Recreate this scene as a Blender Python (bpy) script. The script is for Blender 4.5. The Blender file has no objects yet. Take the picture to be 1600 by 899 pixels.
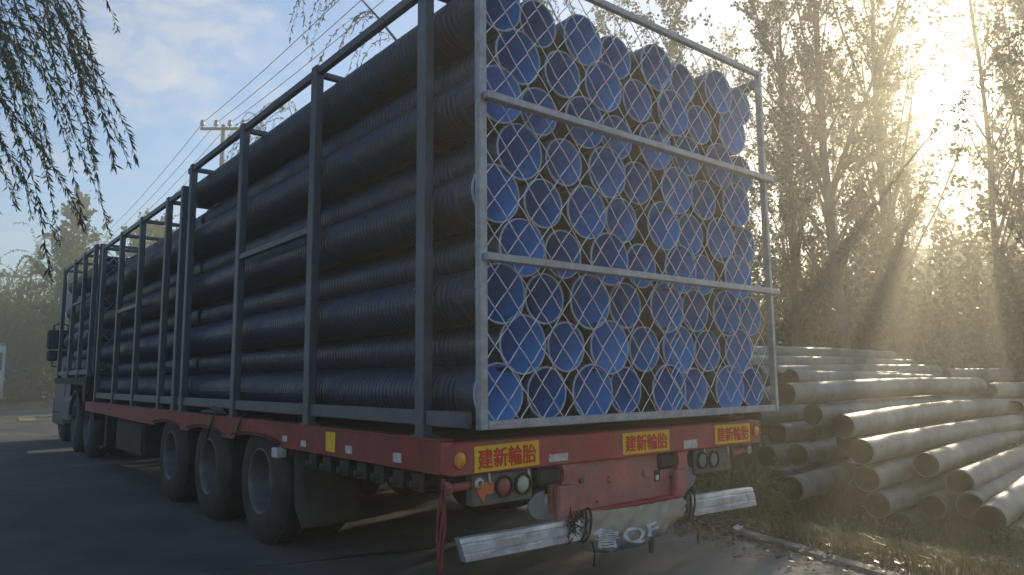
import bpy, math, random
import numpy as np
from mathutils import Vector, Matrix, Euler

random.seed(7)
RNG = np.random.default_rng(7)
R_ = math.radians
SC = bpy.context.scene
COL = SC.collection

# ------------------------------------------------------------------ camera, sky, sun, exposure
CAM_H = 1.25
cd = bpy.data.cameras.new('camera')
cd.sensor_width = 36.0
cd.lens = 1127.87 / 1600 * 36
cd.clip_start = 0.05
cd.clip_end = 1000
cam = bpy.data.objects.new('camera', cd)
COL.objects.link(cam)
right = Vector((0.77453, -0.63247, -0.00899))
up = Vector((-0.07160, -0.10178, 0.99223))
fwd = Vector((0.62847, 0.76787, 0.12412))
cam.matrix_world = Matrix(((right.x, up.x, -fwd.x, 0), (right.y, up.y, -fwd.y, 0), (right.z, up.z, -fwd.z, CAM_H), (0, 0, 0, 1)))
SC.camera = cam

SUN = Vector((0.9034, 0.2922, 0.3139)).normalized()
SUN_AZ = math.atan2(SUN.x, SUN.y)
SUN_EL = math.asin(SUN.z)
SKY_STRENGTH = 0.119
SUN_STRENGTH = 5.0
HAZE_DENSITY = 0.0104
HAZE_G = 0.58

world = bpy.data.worlds.new('World')
SC.world = world
world.use_nodes = True
wn = world.node_tree
wn.nodes.clear()


def N(tree, kind, **kw):
    n = tree.nodes.new(kind)
    for k, v in kw.items():
        if k.startswith('_'):
            setattr(n, k[1:], v)
        else:
            n.inputs[k.replace('__', ' ')].default_value = v
    return n


def math_node(tree, op, a, b=None, c=None, clamp=False):
    n = tree.nodes.new('ShaderNodeMath')
    n.operation = op
    n.use_clamp = clamp
    for i, v in enumerate((a, b, c)):
        if v is None:
            continue
        if isinstance(v, (int, float)):
            n.inputs[i].default_value = v
        else:
            tree.links.new(v, n.inputs[i])
    return n.outputs[0]


def build_world():
    L = wn.links
    out = wn.nodes.new('ShaderNodeOutputWorld')
    bg = N(wn, 'ShaderNodeBackground', Strength=SKY_STRENGTH)
    L.new(bg.outputs[0], out.inputs['Surface'])
    sky = wn.nodes.new('ShaderNodeTexSky')
    sky.sky_type = 'NISHITA'
    sky.sun_disc = False
    sky.sun_elevation = SUN_EL
    sky.sun_rotation = SUN_AZ
    sky.altitude = 50
    sky.air_density = 1.0
    sky.dust_density = 0.15
    sky.ozone_density = 3.0
    tc = wn.nodes.new('ShaderNodeTexCoord')
    sep = wn.nodes.new('ShaderNodeSeparateXYZ')
    L.new(tc.outputs['Generated'], sep.inputs[0])
    zc = math_node(wn, 'MAXIMUM', sep.outputs[2], 0.06)
    px = math_node(wn, 'DIVIDE', sep.outputs[0], zc)
    py = math_node(wn, 'DIVIDE', sep.outputs[1], zc)
    comb = wn.nodes.new('ShaderNodeCombineXYZ')
    L.new(px, comb.inputs[0])
    L.new(py, comb.inputs[1])
    mp = wn.nodes.new('ShaderNodeMapping')
    mp.inputs['Rotation'].default_value = (0, 0, 0.5)
    mp.inputs['Scale'].default_value = (0.9, 0.55, 1)
    mp.inputs['Location'].default_value = (0.35, 0.2, 0)
    L.new(comb.outputs[0], mp.inputs[0])
    n1 = N(wn, 'ShaderNodeTexNoise', Scale=0.9, Detail=8.0, Roughness=0.62, Distortion=0.5)
    L.new(mp.outputs[0], n1.inputs['Vector'])
    n2 = N(wn, 'ShaderNodeTexNoise', Scale=7.0, Detail=5.0, Roughness=0.6, Distortion=0.8)
    L.new(mp.outputs[0], n2.inputs['Vector'])
    m = math_node(wn, 'MULTIPLY_ADD', n2.outputs['Fac'], 0.22, math_node(wn, 'SUBTRACT', n1.outputs['Fac'], 0.11))
    vb = wn.nodes.new('ShaderNodeVectorMath')
    vb.operation = 'DOT_PRODUCT'
    L.new(tc.outputs['Generated'], vb.inputs[0])
    vb.inputs[1].default_value = Vector((0.262, 0.880, 0.395)).normalized()
    bank = math_node(wn, 'POWER', math_node(wn, 'MAXIMUM', vb.outputs['Value'], 0.0), 90.0)
    m = math_node(wn, 'MULTIPLY_ADD', bank, 0.11, m)
    mr = N(wn, 'ShaderNodeMapRange', **{'From Min': 0.53, 'From Max': 0.74, 'To Min': 0.0, 'To Max': 0.75})
    mr.interpolation_type = 'SMOOTHSTEP'
    L.new(m, mr.inputs['Value'])
    # angular closeness to the sun
    vd = wn.nodes.new('ShaderNodeVectorMath')
    vd.operation = 'DOT_PRODUCT'
    L.new(tc.outputs['Generated'], vd.inputs[0])
    vd.inputs[1].default_value = SUN
    cs = math_node(wn, 'MAXIMUM', vd.outputs['Value'], 0.0)
    wide = math_node(wn, 'MULTIPLY', math_node(wn, 'POWER', cs, 6.0), 0.8)
    mid = math_node(wn, 'MULTIPLY', math_node(wn, 'POWER', cs, 60.0), 2.0)
    core = math_node(wn, 'MULTIPLY', math_node(wn, 'POWER', cs, 3000.0), 90.0)
    # thin cloud: white, brighter towards the sun
    lum = math_node(wn, 'ADD', wide, 4.4)
    ccol = wn.nodes.new('ShaderNodeMix')
    ccol.data_type = 'RGBA'
    ccol.blend_type = 'MULTIPLY'
    ccol.inputs[0].default_value = 1.0
    tint = wn.nodes.new('ShaderNodeMix')
    tint.data_type = 'RGBA'
    L.new(math_node(wn, 'POWER', cs, 9.0), tint.inputs[0])
    tint.inputs[6].default_value = (1.0, 0.97, 0.92, 1)
    tint.inputs[7].default_value = (1.0, 0.84, 0.56, 1)
    L.new(tint.outputs[2], ccol.inputs[6])
    L.new(lum, ccol.inputs[7])
    mix = wn.nodes.new('ShaderNodeMix')
    mix.data_type = 'RGBA'
    # the sun stands behind a sheet of thin cloud
    veil = math_node(wn, 'MULTIPLY', math_node(wn, 'POWER', cs, 12.0), math_node(wn, 'MULTIPLY_ADD', n1.outputs['Fac'], 0.7, 0.5), clamp=True)
    L.new(math_node(wn, 'MAXIMUM', mr.outputs[0], veil), mix.inputs[0])
    L.new(sky.outputs[0], mix.inputs[6])
    L.new(ccol.outputs[2], mix.inputs[7])

    def add_glow(prev, fac, col):
        g = wn.nodes.new('ShaderNodeMix')
        g.data_type = 'RGBA'
        g.blend_type = 'MULTIPLY'
        g.inputs[0].default_value = 1.0
        g.inputs[6].default_value = (*col, 1)
        L.new(fac, g.inputs[7])
        a = wn.nodes.new('ShaderNodeMix')
        a.data_type = 'RGBA'
        a.blend_type = 'ADD'
        a.inputs[0].default_value = 1.0
        L.new(prev, a.inputs[6])
        L.new(g.outputs[2], a.inputs[7])
        return a.outputs[2]
    c = add_glow(mix.outputs[2], mid, (1.0, 0.68, 0.30))
    c = add_glow(c, core, (1.0, 0.93, 0.82))
    L.new(c, bg.inputs['Color'])


build_world()

sl = bpy.data.lights.new('sun', 'SUN')
sl.energy = SUN_STRENGTH
sl.angle = R_(0.53)
sl.color = (1.0, 0.86, 0.62)
sun = bpy.data.objects.new('sun', sl)
COL.objects.link(sun)
sun.rotation_euler = SUN.to_track_quat('Z', 'Y').to_euler()
sun.location = SUN * 60

SC.view_settings.view_transform = 'Standard'
SC.view_settings.look = 'None'
SC.view_settings.exposure = 0.82
SC.view_settings.gamma = 1.0
SC.view_settings.use_curve_mapping = False
SC.render.engine = 'CYCLES'
SC.cycles.use_denoising = True
SC.cycles.max_bounces = 6
SC.cycles.diffuse_bounces = 3
SC.cycles.glossy_bounces = 2
SC.cycles.transmission_bounces = 3
SC.cycles.transparent_max_bounces = 8
SC.cycles.volume_bounces = 0
SC.cycles.sample_clamp_indirect = 4.0
SC.cycles.use_adaptive_sampling = True

# ------------------------------------------------------------------ materials
MATS = {}


def mat(name, col, rough=0.6, metal=0.0, var=0.0, scale=8.0, col2=None, bump=0.0, bscale=60.0, spec=0.5,
        dust=0.0, dust_col=(0.22, 0.19, 0.15), dust_scale=3.0, emit=None, estr=0.0, coords='Object', rvar=0.0, wave=None, stretch=None, orand=0.0):
    m = bpy.data.materials.new(name)
    m.use_nodes = True
    t = m.node_tree
    b = t.nodes['Principled BSDF']
    L = t.links
    b.inputs['Base Color'].default_value = (*col, 1)
    b.inputs['Roughness'].default_value = rough
    b.inputs['Metallic'].default_value = metal
    b.inputs['Specular IOR Level'].default_value = spec
    tc = t.nodes.new('ShaderNodeTexCoord')
    vec = tc.outputs[coords]
    if stretch:
        mp = t.nodes.new('ShaderNodeMapping')
        mp.inputs['Scale'].default_value = stretch
        L.new(vec, mp.inputs[0])
        vec = mp.outputs[0]
    cur = None
    if var > 0 or col2:
        n = N(t, 'ShaderNodeTexNoise', Scale=scale, Detail=6.0, Roughness=0.65)
        L.new(vec, n.inputs['Vector'])
        mr = N(t, 'ShaderNodeMapRange', **{'From Min': 0.36, 'From Max': 0.66})
        L.new(n.outputs['Fac'], mr.inputs['Value'])
        mx = t.nodes.new('ShaderNodeMix')
        mx.data_type = 'RGBA'
        L.new(mr.outputs[0], mx.inputs[0])
        a = tuple(c * (1 - var) for c in col)
        c2 = col2 if col2 else tuple(min(1, c * (1 + var)) for c in col)
        mx.inputs[6].default_value = (*a, 1)
        mx.inputs[7].default_value = (*c2, 1)
        cur = mx.outputs[2]
        if rvar > 0:
            rr = N(t, 'ShaderNodeMapRange', **{'From Min': 0.3, 'From Max': 0.7, 'To Min': max(0.05, rough - rvar), 'To Max': min(1, rough + rvar)})
            L.new(n.outputs['Fac'], rr.inputs['Value'])
            L.new(rr.outputs[0], b.inputs['Roughness'])
    if dust > 0:
        n = N(t, 'ShaderNodeTexNoise', Scale=dust_scale, Detail=7.0, Roughness=0.7, Distortion=0.4)
        L.new(vec, n.inputs['Vector'])
        mr = N(t, 'ShaderNodeMapRange', **{'From Min': 0.40, 'From Max': 0.72, 'To Min': 0.0, 'To Max': dust})
        L.new(n.outputs['Fac'], mr.inputs['Value'])
        mx = t.nodes.new('ShaderNodeMix')
        mx.data_type = 'RGBA'
        L.new(mr.outputs[0], mx.inputs[0])
        if cur is not None:
            L.new(cur, mx.inputs[6])
        else:
            mx.inputs[6].default_value = (*col, 1)
        mx.inputs[7].default_value = (*dust_col, 1)
        cur = mx.outputs[2]
    if orand > 0 and cur is not None:
        oi = t.nodes.new('ShaderNodeObjectInfo')
        hv = t.nodes.new('ShaderNodeHueSaturation')
        L.new(math_node(t, 'MULTIPLY_ADD', oi.outputs['Random'], orand, 1.0 - orand * 0.6), hv.inputs['Value'])
        L.new(math_node(t, 'MULTIPLY_ADD', oi.outputs['Random'], -0.25, 1.08), hv.inputs['Saturation'])
        L.new(cur, hv.inputs['Color'])
        cur = hv.outputs[0]
    if cur is not None:
        L.new(cur, b.inputs['Base Color'])
    h = None
    if bump > 0:
        n = N(t, 'ShaderNodeTexNoise', Scale=bscale, Detail=4.0, Roughness=0.6)
        L.new(vec, n.inputs['Vector'])
        h = n.outputs['Fac']
    if wave:
        w = N(t, 'ShaderNodeTexWave', Scale=wave[0], Distortion=0.15)
        w.bands_direction = wave[2]
        L.new(tc.outputs[wave[3]], w.inputs['Vector'])
        h = w.outputs['Fac'] if h is None else math_node(t, 'MULTIPLY_ADD', h, 0.4, w.outputs['Fac'])
        bump = wave[1]
    if h is not None:
        bp = N(t, 'ShaderNodeBump', Strength=min(1.0, bump), Distance=0.01)
        L.new(h, bp.inputs['Height'])
        L.new(bp.outputs[0], b.inputs['Normal'])
    if emit:
        b.inputs['Emission Color'].default_value = (*emit, 1)
        b.inputs['Emission Strength'].default_value = estr
    MATS[name] = m
    return m


def leaf_mat(name, col, col2, trans=0.45, scale=0.7):
    m = bpy.data.materials.new(name)
    m.use_nodes = True
    t = m.node_tree
    t.nodes.clear()
    L = t.links
    out = t.nodes.new('ShaderNodeOutputMaterial')
    g = t.nodes.new('ShaderNodeNewGeometry')
    tc = t.nodes.new('ShaderNodeTexCoord')
    n = N(t, 'ShaderNodeTexNoise', Scale=scale, Detail=3.0)
    L.new(tc.outputs['Object'], n.inputs['Vector'])
    f = math_node(t, 'MULTIPLY_ADD', g.outputs['Random Per Island'], 0.6, math_node(t, 'MULTIPLY_ADD', n.outputs['Fac'], 1.6, -0.6), clamp=True)
    mx = t.nodes.new('ShaderNodeMix')
    mx.data_type = 'RGBA'
    L.new(f, mx.inputs[0])
    mx.inputs[6].default_value = (*col, 1)
    mx.inputs[7].default_value = (*col2, 1)
    b = N(t, 'ShaderNodeBsdfPrincipled', Roughness=0.5)
    b.inputs['Specular IOR Level'].default_value = 0.3
    L.new(mx.outputs[2], b.inputs['Base Color'])
    tr = t.nodes.new('ShaderNodeBsdfTranslucent')
    L.new(mx.outputs[2], tr.inputs['Color'])
    ms = N(t, 'ShaderNodeMixShader', Fac=trans)
    L.new(b.outputs[0], ms.inputs[1])
    L.new(tr.outputs[0], ms.inputs[2])
    L.new(ms.outputs[0], out.inputs['Surface'])
    MATS[name] = m
    return m


mat('asphalt', (0.058, 0.057, 0.056), 0.85, var=0.25, scale=1.6, bump=0.5, bscale=190, dust=0.6, dust_col=(0.20, 0.18, 0.155), dust_scale=0.55)
mat('soil', (0.12, 0.10, 0.07), 0.95, var=0.4, scale=2.2, bump=0.8, bscale=30)
mat('concrete', (0.24, 0.22, 0.19), 0.9, var=0.3, scale=9, bump=0.7, bscale=60, dust=0.75, dust_col=(0.12, 0.10, 0.075), dust_scale=5)
mat('road_paint', (0.30, 0.24, 0.09), 0.85, var=0.3, scale=5, dust=0.8, dust_col=(0.075, 0.072, 0.07), dust_scale=2.5)
mat('pipe_black', (0.008, 0.022, 0.050), 0.36, var=0.2, scale=6, dust=0.16, dust_col=(0.035, 0.075, 0.13), dust_scale=2.0, rvar=0.1)  # black plastic; blue sky reflection put into base and dust colours
mat('liner_blue', (0.010, 0.34, 0.80), 0.18, var=0.12, scale=4, dust=0.25, dust_col=(0.07, 0.14, 0.26), dust_scale=7, orand=0.35)
mat('rim_grey', (0.40, 0.45, 0.50), 0.6, var=0.2, scale=20)
mat('pile_black', (0.12, 0.118, 0.11), 0.50, var=0.3, scale=3, dust=0.8, dust_col=(0.34, 0.32, 0.285), dust_scale=1.6, rvar=0.08, wave=(7.5, 0.22, 'Y', 'UV'))  # dusty black plastic, dust tone lightened to carry the bright veil
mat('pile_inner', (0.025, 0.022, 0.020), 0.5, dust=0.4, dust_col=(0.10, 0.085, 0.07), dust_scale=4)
mat('cage_steel', (0.085, 0.10, 0.125), 0.48, metal=0.25, var=0.2, scale=7, dust=0.35, dust_col=(0.16, 0.15, 0.14), dust_scale=6, bump=0.12, bscale=45)
mat('frame_steel', (0.34, 0.36, 0.39), 0.45, metal=0.35, var=0.18, scale=9, dust=0.55, dust_col=(0.17, 0.10, 0.06), dust_scale=13, bump=0.12, bscale=45)
mat('galv_wire', (0.78, 0.80, 0.82), 0.42, metal=0.3, var=0.1, scale=30)
mat('rear_red_lit', (0.40, 0.048, 0.042), 0.5, var=0.25, scale=5, dust=0.65, dust_col=(0.27, 0.13, 0.115), dust_scale=4, bump=0.15, bscale=35)  # trailer paint raised for the stronger light on the rear face
mat('side_red_shaded', (0.26, 0.028, 0.028), 0.55, var=0.3, scale=5, dust=0.5, dust_col=(0.13, 0.06, 0.05), dust_scale=4, bump=0.15, bscale=35)  # same paint darkened, the side's shade put into its colour
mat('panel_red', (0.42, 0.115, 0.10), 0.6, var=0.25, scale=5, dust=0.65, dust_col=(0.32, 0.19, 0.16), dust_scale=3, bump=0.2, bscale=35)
mat('lip_red', (0.42, 0.03, 0.03), 0.5, var=0.2, scale=12)
mat('deck_steel', (0.05, 0.045, 0.042), 0.8, var=0.3, scale=3, dust=0.5, dust_col=(0.15, 0.12, 0.09))
mat('chassis_dark', (0.030, 0.022, 0.020), 0.8, var=0.3, scale=5, dust=0.45, dust_col=(0.085, 0.065, 0.05))
mat('rubber', (0.018, 0.018, 0.018), 0.8, var=0.2, scale=8, dust=0.55, dust_col=(0.075, 0.068, 0.058), dust_scale=4)
mat('mud_flap', (0.055, 0.045, 0.038), 0.85, var=0.25, scale=6, dust=0.5, dust_col=(0.12, 0.095, 0.075), dust_scale=4)
mat('wheel_rim', (0.12, 0.12, 0.125), 0.55, metal=0.4, var=0.25, scale=8, dust=0.5, dust_col=(0.14, 0.12, 0.10))
mat('sticker_yellow', (0.90, 0.50, 0.015), 0.5, var=0.08, scale=10, dust=0.22, dust_col=(0.50, 0.30, 0.10), dust_scale=9)
mat('sticker_text', (0.62, 0.025, 0.012), 0.55, var=0.15, scale=40)
mat('sticker_white', (0.62, 0.58, 0.52), 0.5, var=0.2, scale=30, dust=0.5, dust_col=(0.25, 0.14, 0.11), dust_scale=25)
mat('lamp_amber', (0.75, 0.30, 0.03), 0.25, var=0.2, scale=30)
mat('lamp_red', (0.34, 0.06, 0.045), 0.35, dust=0.4, dust_scale=12)
mat('lamp_white', (0.50, 0.47, 0.36), 0.35, dust=0.3, dust_scale=12)
mat('arrow_orange', (0.66, 0.13, 0.03), 0.45, dust=0.3, dust_scale=12)
mat('lamp_plate', (0.12, 0.105, 0.085), 0.7, dust=0.4, dust_scale=8)
mat('grey_flap', (0.22, 0.21, 0.20), 0.8, dust=0.4, dust_scale=8)
mat('galv_bar', (0.66, 0.68, 0.70), 0.42, metal=0.55, var=0.12, scale=10, dust=0.55, dust_col=(0.16, 0.13, 0.11), dust_scale=9, bump=0.1, bscale=60)
mat('rope_black', (0.02, 0.02, 0.02), 0.8, bump=0.4, bscale=200)
mat('ribbon_red', (0.22, 0.03, 0.035), 0.7, var=0.2, scale=10)
mat('plate_text', (0.62, 0.63, 0.64), 0.6, dust=0.7, dust_col=(0.20, 0.18, 0.16), dust_scale=16)
mat('cab_blue', (0.012, 0.035, 0.10), 0.45, var=0.15, scale=4, dust=0.2)
mat('cab_white', (0.72, 0.72, 0.70), 0.4, var=0.05, scale=4)
mat('glass_dark', (0.015, 0.018, 0.02), 0.08, spec=0.6)
mat('plastic_black', (0.02, 0.02, 0.022), 0.5)
mat('bark', (0.10, 0.085, 0.065), 0.9, var=0.4, scale=4, bump=0.7, bscale=25)
mat('willow_bark', (0.07, 0.06, 0.035), 0.9, var=0.35, scale=6, bump=0.6, bscale=25)
mat('pole_concrete', (0.13, 0.125, 0.115), 0.9, var=0.15, scale=3)
mat('insulator', (0.055, 0.035, 0.03), 0.3)
mat('cable', (0.05, 0.05, 0.055), 0.6)
mat('dry_stem', (0.20, 0.16, 0.08), 0.9, var=0.3, scale=5)
mat('paper', (0.62, 0.60, 0.56), 0.8, var=0.15, scale=20)
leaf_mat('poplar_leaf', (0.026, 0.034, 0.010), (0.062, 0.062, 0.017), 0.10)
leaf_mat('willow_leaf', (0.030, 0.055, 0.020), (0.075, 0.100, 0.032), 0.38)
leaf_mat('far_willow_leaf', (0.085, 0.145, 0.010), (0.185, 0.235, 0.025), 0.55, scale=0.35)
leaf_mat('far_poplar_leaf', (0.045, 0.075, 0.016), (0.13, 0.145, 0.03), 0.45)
leaf_mat('brush_leaf', (0.045, 0.056, 0.020), (0.095, 0.095, 0.036), 0.16, scale=0.4)
leaf_mat('grass_blade', (0.105, 0.105, 0.040), (0.27, 0.225, 0.115), 0.35, scale=1.5)
leaf_mat('litter_leaf', (0.10, 0.060, 0.030), (0.22, 0.15, 0.085), 0.15, scale=3)
leaf_mat('weed_leaf', (0.055, 0.095, 0.022), (0.13, 0.16, 0.05), 0.35, scale=2)


def plate_material():
    m = mat('hanging_plate', (0.05, 0.06, 0.12), 0.6, bump=0.2, bscale=40)
    t = m.node_tree
    L = t.links
    b = t.nodes['Principled BSDF']
    tc = t.nodes.new('ShaderNodeTexCoord')
    sp = t.nodes.new('ShaderNodeSeparateXYZ')
    L.new(tc.outputs['Object'], sp.inputs[0])
    n = N(t, 'ShaderNodeTexNoise', Scale=9.0, Detail=7.0, Roughness=0.7, Distortion=0.8)
    L.new(tc.outputs['Object'], n.inputs['Vector'])
    hgt = math_node(t, 'MULTIPLY_ADD', n.outputs['Fac'], 0.16, sp.outputs[2])
    mr = N(t, 'ShaderNodeMapRange', **{'From Min': 0.36, 'From Max': 0.50})
    L.new(hgt, mr.inputs['Value'])
    mx = t.nodes.new('ShaderNodeMix')
    mx.data_type = 'RGBA'
    L.new(mr.outputs[0], mx.inputs[0])
    mx.inputs[6].default_value = (0.06, 0.07, 0.12, 1)
    mx.inputs[7].default_value = (0.33, 0.27, 0.20, 1)
    L.new(mx.outputs[2], b.inputs['Base Color'])


plate_material()


def road_dust_and_veil():
    """pale kerb dust; brightness of the veil glare is put into the same colour"""
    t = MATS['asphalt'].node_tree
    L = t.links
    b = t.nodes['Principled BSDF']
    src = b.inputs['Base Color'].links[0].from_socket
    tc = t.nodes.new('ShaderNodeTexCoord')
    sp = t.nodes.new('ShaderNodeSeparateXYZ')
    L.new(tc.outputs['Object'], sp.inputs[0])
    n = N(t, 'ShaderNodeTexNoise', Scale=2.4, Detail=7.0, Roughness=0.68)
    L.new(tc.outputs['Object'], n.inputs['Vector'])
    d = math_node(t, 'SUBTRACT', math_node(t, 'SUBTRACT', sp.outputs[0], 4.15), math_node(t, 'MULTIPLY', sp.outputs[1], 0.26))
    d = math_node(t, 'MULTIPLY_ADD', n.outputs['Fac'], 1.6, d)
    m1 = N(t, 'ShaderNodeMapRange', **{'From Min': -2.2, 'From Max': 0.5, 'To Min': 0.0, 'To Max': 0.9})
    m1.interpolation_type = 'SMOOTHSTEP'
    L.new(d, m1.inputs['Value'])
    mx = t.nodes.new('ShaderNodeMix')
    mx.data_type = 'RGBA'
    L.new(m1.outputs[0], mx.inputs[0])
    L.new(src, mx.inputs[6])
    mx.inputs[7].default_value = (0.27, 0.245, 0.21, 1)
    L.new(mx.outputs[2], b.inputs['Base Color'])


road_dust_and_veil()

# ------------------------------------------------------------------ mesh helpers


class MB:
    def __init__(s):
        s.v, s.f, s.n = [], [], 0
        s.smooth = []

    def add(s, verts, faces, smooth=False):
        verts = np.asarray(verts, dtype=float)
        s.v.append(verts)
        for q in faces:
            s.f.append([i + s.n for i in q])
            s.smooth.append(smooth)
        s.n += len(verts)
        return s

    def box(s, x0, x1, y0, y1, z0, z1, rot=None, piv=None, bevel=0.0):
        if bevel > 0:
            b = min(bevel, (x1 - x0) * .3, (y1 - y0) * .3, (z1 - z0) * .3)
            vs, idx = [], {}
            for ix, (X, sx) in enumerate(((x0, 1), (x1, -1))):
                for iy, (Y, sy) in enumerate(((y0, 1), (y1, -1))):
                    for iz, (Z, sz) in enumerate(((z0, 1), (z1, -1))):
                        for a in range(3):
                            p = [X + sx * b, Y + sy * b, Z + sz * b]
                            p[a] = (X, Y, Z)[a]
                            idx[(ix, iy, iz, a)] = len(vs)
                            vs.append(p)
            fs = []
            for i in range(2):
                q = [idx[(i, j, k, 0)] for j, k in ((0, 0), (1, 0), (1, 1), (0, 1))]
                fs.append(q if i else q[::-1])
                q = [idx[(j, i, k, 1)] for j, k in ((0, 0), (0, 1), (1, 1), (1, 0))]
                fs.append(q if i else q[::-1])
                q = [idx[(j, k, i, 2)] for j, k in ((0, 0), (1, 0), (1, 1), (0, 1))]
                fs.append(q if i else q[::-1])
            for i in range(2):
                for j in range(2):
                    o = (i + j) % 2
                    for (A, B), key in (((1, 2), lambda k, a: (k, i, j, a)), ((0, 2), lambda k, a: (i, k, j, a)), ((0, 1), lambda k, a: (i, j, k, a))):
                        fs.append([idx[key(0, A)], idx[key(1, A)], idx[key(1, B)], idx[key(0, B)]])
            for i in range(2):
                for j in range(2):
                    for k in range(2):
                        fs.append([idx[(i, j, k, a)] for a in range(3)])
        else:
            vs = [(x, y, z) for x in (x0, x1) for y in (y0, y1) for z in (z0, z1)]
            fs = [(0, 1, 3, 2), (4, 6, 7, 5), (0, 4, 5, 1), (2, 3, 7, 6), (0, 2, 6, 4), (1, 5, 7, 3)]
        vs = np.array(vs, dtype=float)
        if rot is not None:
            c = np.array(piv if piv is not None else vs.mean(0))
            M = np.array(Euler(rot).to_matrix())
            vs = (vs - c) @ M.T + c
        return s.add(vs, fs)

    def tube(s, pts, radii, sides=8, caps=True, smooth=True, closed=False):
        P = np.asarray(pts, dtype=float)
        n = len(P)
        if np.isscalar(radii):
            radii = [radii] * n
        if closed:
            T = np.roll(P, -1, 0) - np.roll(P, 1, 0)
        else:
            T = np.gradient(P, axis=0)
        T /= np.linalg.norm(T, axis=1)[:, None] + 1e-12
        ref = np.array([0, 0, 1.0]) if abs(T[0][2]) < 0.9 else np.array([1.0, 0, 0])
        ang = np.linspace(0, 2 * math.pi, sides, endpoint=False)
        vs = []
        for i in range(n):
            u = np.cross(ref, T[i])
            nu = np.linalg.norm(u)
            if nu < 1e-6:
                u = np.cross(np.array([0, 1.0, 0]), T[i])
                nu = np.linalg.norm(u)
            u /= nu
            w = np.cross(T[i], u)
            ref = np.cross(T[i], u) if False else ref
            vs.append(P[i] + radii[i] * (np.cos(ang)[:, None] * u + np.sin(ang)[:, None] * w))
        vs = np.concatenate(vs)
        fs = []
        m = n if closed else n - 1
        for i in range(m):
            j = (i + 1) % n
            for k in range(sides):
                l = (k + 1) % sides
                fs.append((i * sides + k, i * sides + l, j * sides + l, j * sides + k))
        if caps and not closed:
            fs.append(tuple(range(sides))[::-1])
            fs.append(tuple((n - 1) * sides + k for k in range(sides)))
        return s.add(vs, fs, smooth)

    def lathe(s, prof, axis='Y', sides=32, center=(0, 0, 0), smooth=True, closed=False):
        """prof: list of (a, r): position along the axis, radius"""
        ang = np.linspace(0, 2 * math.pi, sides, endpoint=False)
        vs = []
        for a, r in prof:
            c, d = r * np.cos(ang), r * np.sin(ang)
            A = np.full(sides, a)
            if axis == 'Y':
                vs.append(np.stack([c, A, d], 1))
            elif axis == 'X':
                vs.append(np.stack([A, d, c], 1))
            else:
                vs.append(np.stack([d, c, A], 1))
        vs = np.concatenate(vs) + np.array(center)
        fs = []
        n = len(prof)
        for i in range(n if closed else n - 1):
            j = (i + 1) % n
            for k in range(sides):
                l = (k + 1) % sides
                fs.append((i * sides + k, j * sides + k, j * sides + l, i * sides + l))
        return s.add(vs, fs, smooth)

    def prism(s, poly, axis, a0, a1):
        """poly: 2-D outline; axis X -> (y,z), Y -> (x,z), Z -> (x,y)"""
        n = len(poly)
        vs = []
        for a in (a0, a1):
            for p, q in poly:
                vs.append({'X': (a, p, q), 'Y': (p, a, q), 'Z': (p, q, a)}[axis])
        fs = [tuple(range(n)), tuple(range(2 * n - 1, n - 1, -1))]
        for i in range(n):
            j = (i + 1) % n
            fs.append((i, i + n, j + n, j))
        return s.add(vs, fs)

    def mesh(s, name):
        me = bpy.data.meshes.new(name)
        V = np.concatenate(s.v) if s.v else np.zeros((0, 3))
        me.from_pydata(V.tolist(), [], s.f)
        if any(s.smooth):
            me.polygons.foreach_set('use_smooth', s.smooth)
        me.update()
        return me

    def build(s, name, material, parent=None, loc=None, recalc=False):
        me = s.mesh(name)
        me.materials.append(MATS[material])
        if recalc:
            import bmesh
            bm = bmesh.new()
            bm.from_mesh(me)
            bmesh.ops.recalc_face_normals(bm, faces=bm.faces)
            bm.to_mesh(me)
            bm.free()
        return link(name, me, parent, loc)


def link(name, me, parent=None, loc=None):
    o = bpy.data.objects.new(name, me)
    COL.objects.link(o)
    if parent is not None:
        o.parent = parent
    if loc is not None:
        o.location = loc
    return o


def tag(o, label=None, cat=None, group=None, kind=None):
    if label:
        o['label'] = label
    if cat:
        o['category'] = cat
    if group:
        o['group'] = group
    if kind:
        o['kind'] = kind
    return o


def empty(name, loc=(0, 0, 0), rz=0.0):
    o = bpy.data.objects.new(name, None)
    COL.objects.link(o)
    o.location = loc
    o.rotation_euler = (0, 0, rz)
    o.empty_display_size = 0.2
    return o


def copy_tree(o, parent=None):
    c = o.copy()
    COL.objects.link(c)
    if parent is not None:
        c.parent = parent
    for ch in list(o.children):
        copy_tree(ch, c)
    return c


def leaves_mesh(name, C, A, Bv, mat_name):
    """many leaf diamonds: centre C, half long axis A, half wide axis B"""
    n = len(C)
    V = np.empty((n, 4, 3))
    V[:, 0] = C - A
    V[:, 1] = C + Bv - A * 0.15
    V[:, 2] = C + A
    V[:, 3] = C - Bv - A * 0.15
    me = bpy.data.meshes.new(name)
    me.vertices.add(n * 4)
    me.vertices.foreach_set('co', V.reshape(-1))
    me.loops.add(n * 4)
    me.loops.foreach_set('vertex_index', np.arange(n * 4, dtype=np.int32))
    me.polygons.add(n)
    me.polygons.foreach_set('loop_start', np.arange(0, n * 4, 4, dtype=np.int32))
    me.polygons.foreach_set('loop_total', np.full(n, 4, dtype=np.int32))
    me.update(calc_edges=True)
    me.materials.append(MATS[mat_name])
    return me


def rand_dirs(n, rng=RNG):
    v = rng.normal(size=(n, 3))
    return v / np.linalg.norm(v, axis=1)[:, None]


ORD = ['first', 'second', 'third', 'fourth', 'fifth', 'sixth', 'seventh', 'eighth', 'ninth', 'tenth']

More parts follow.
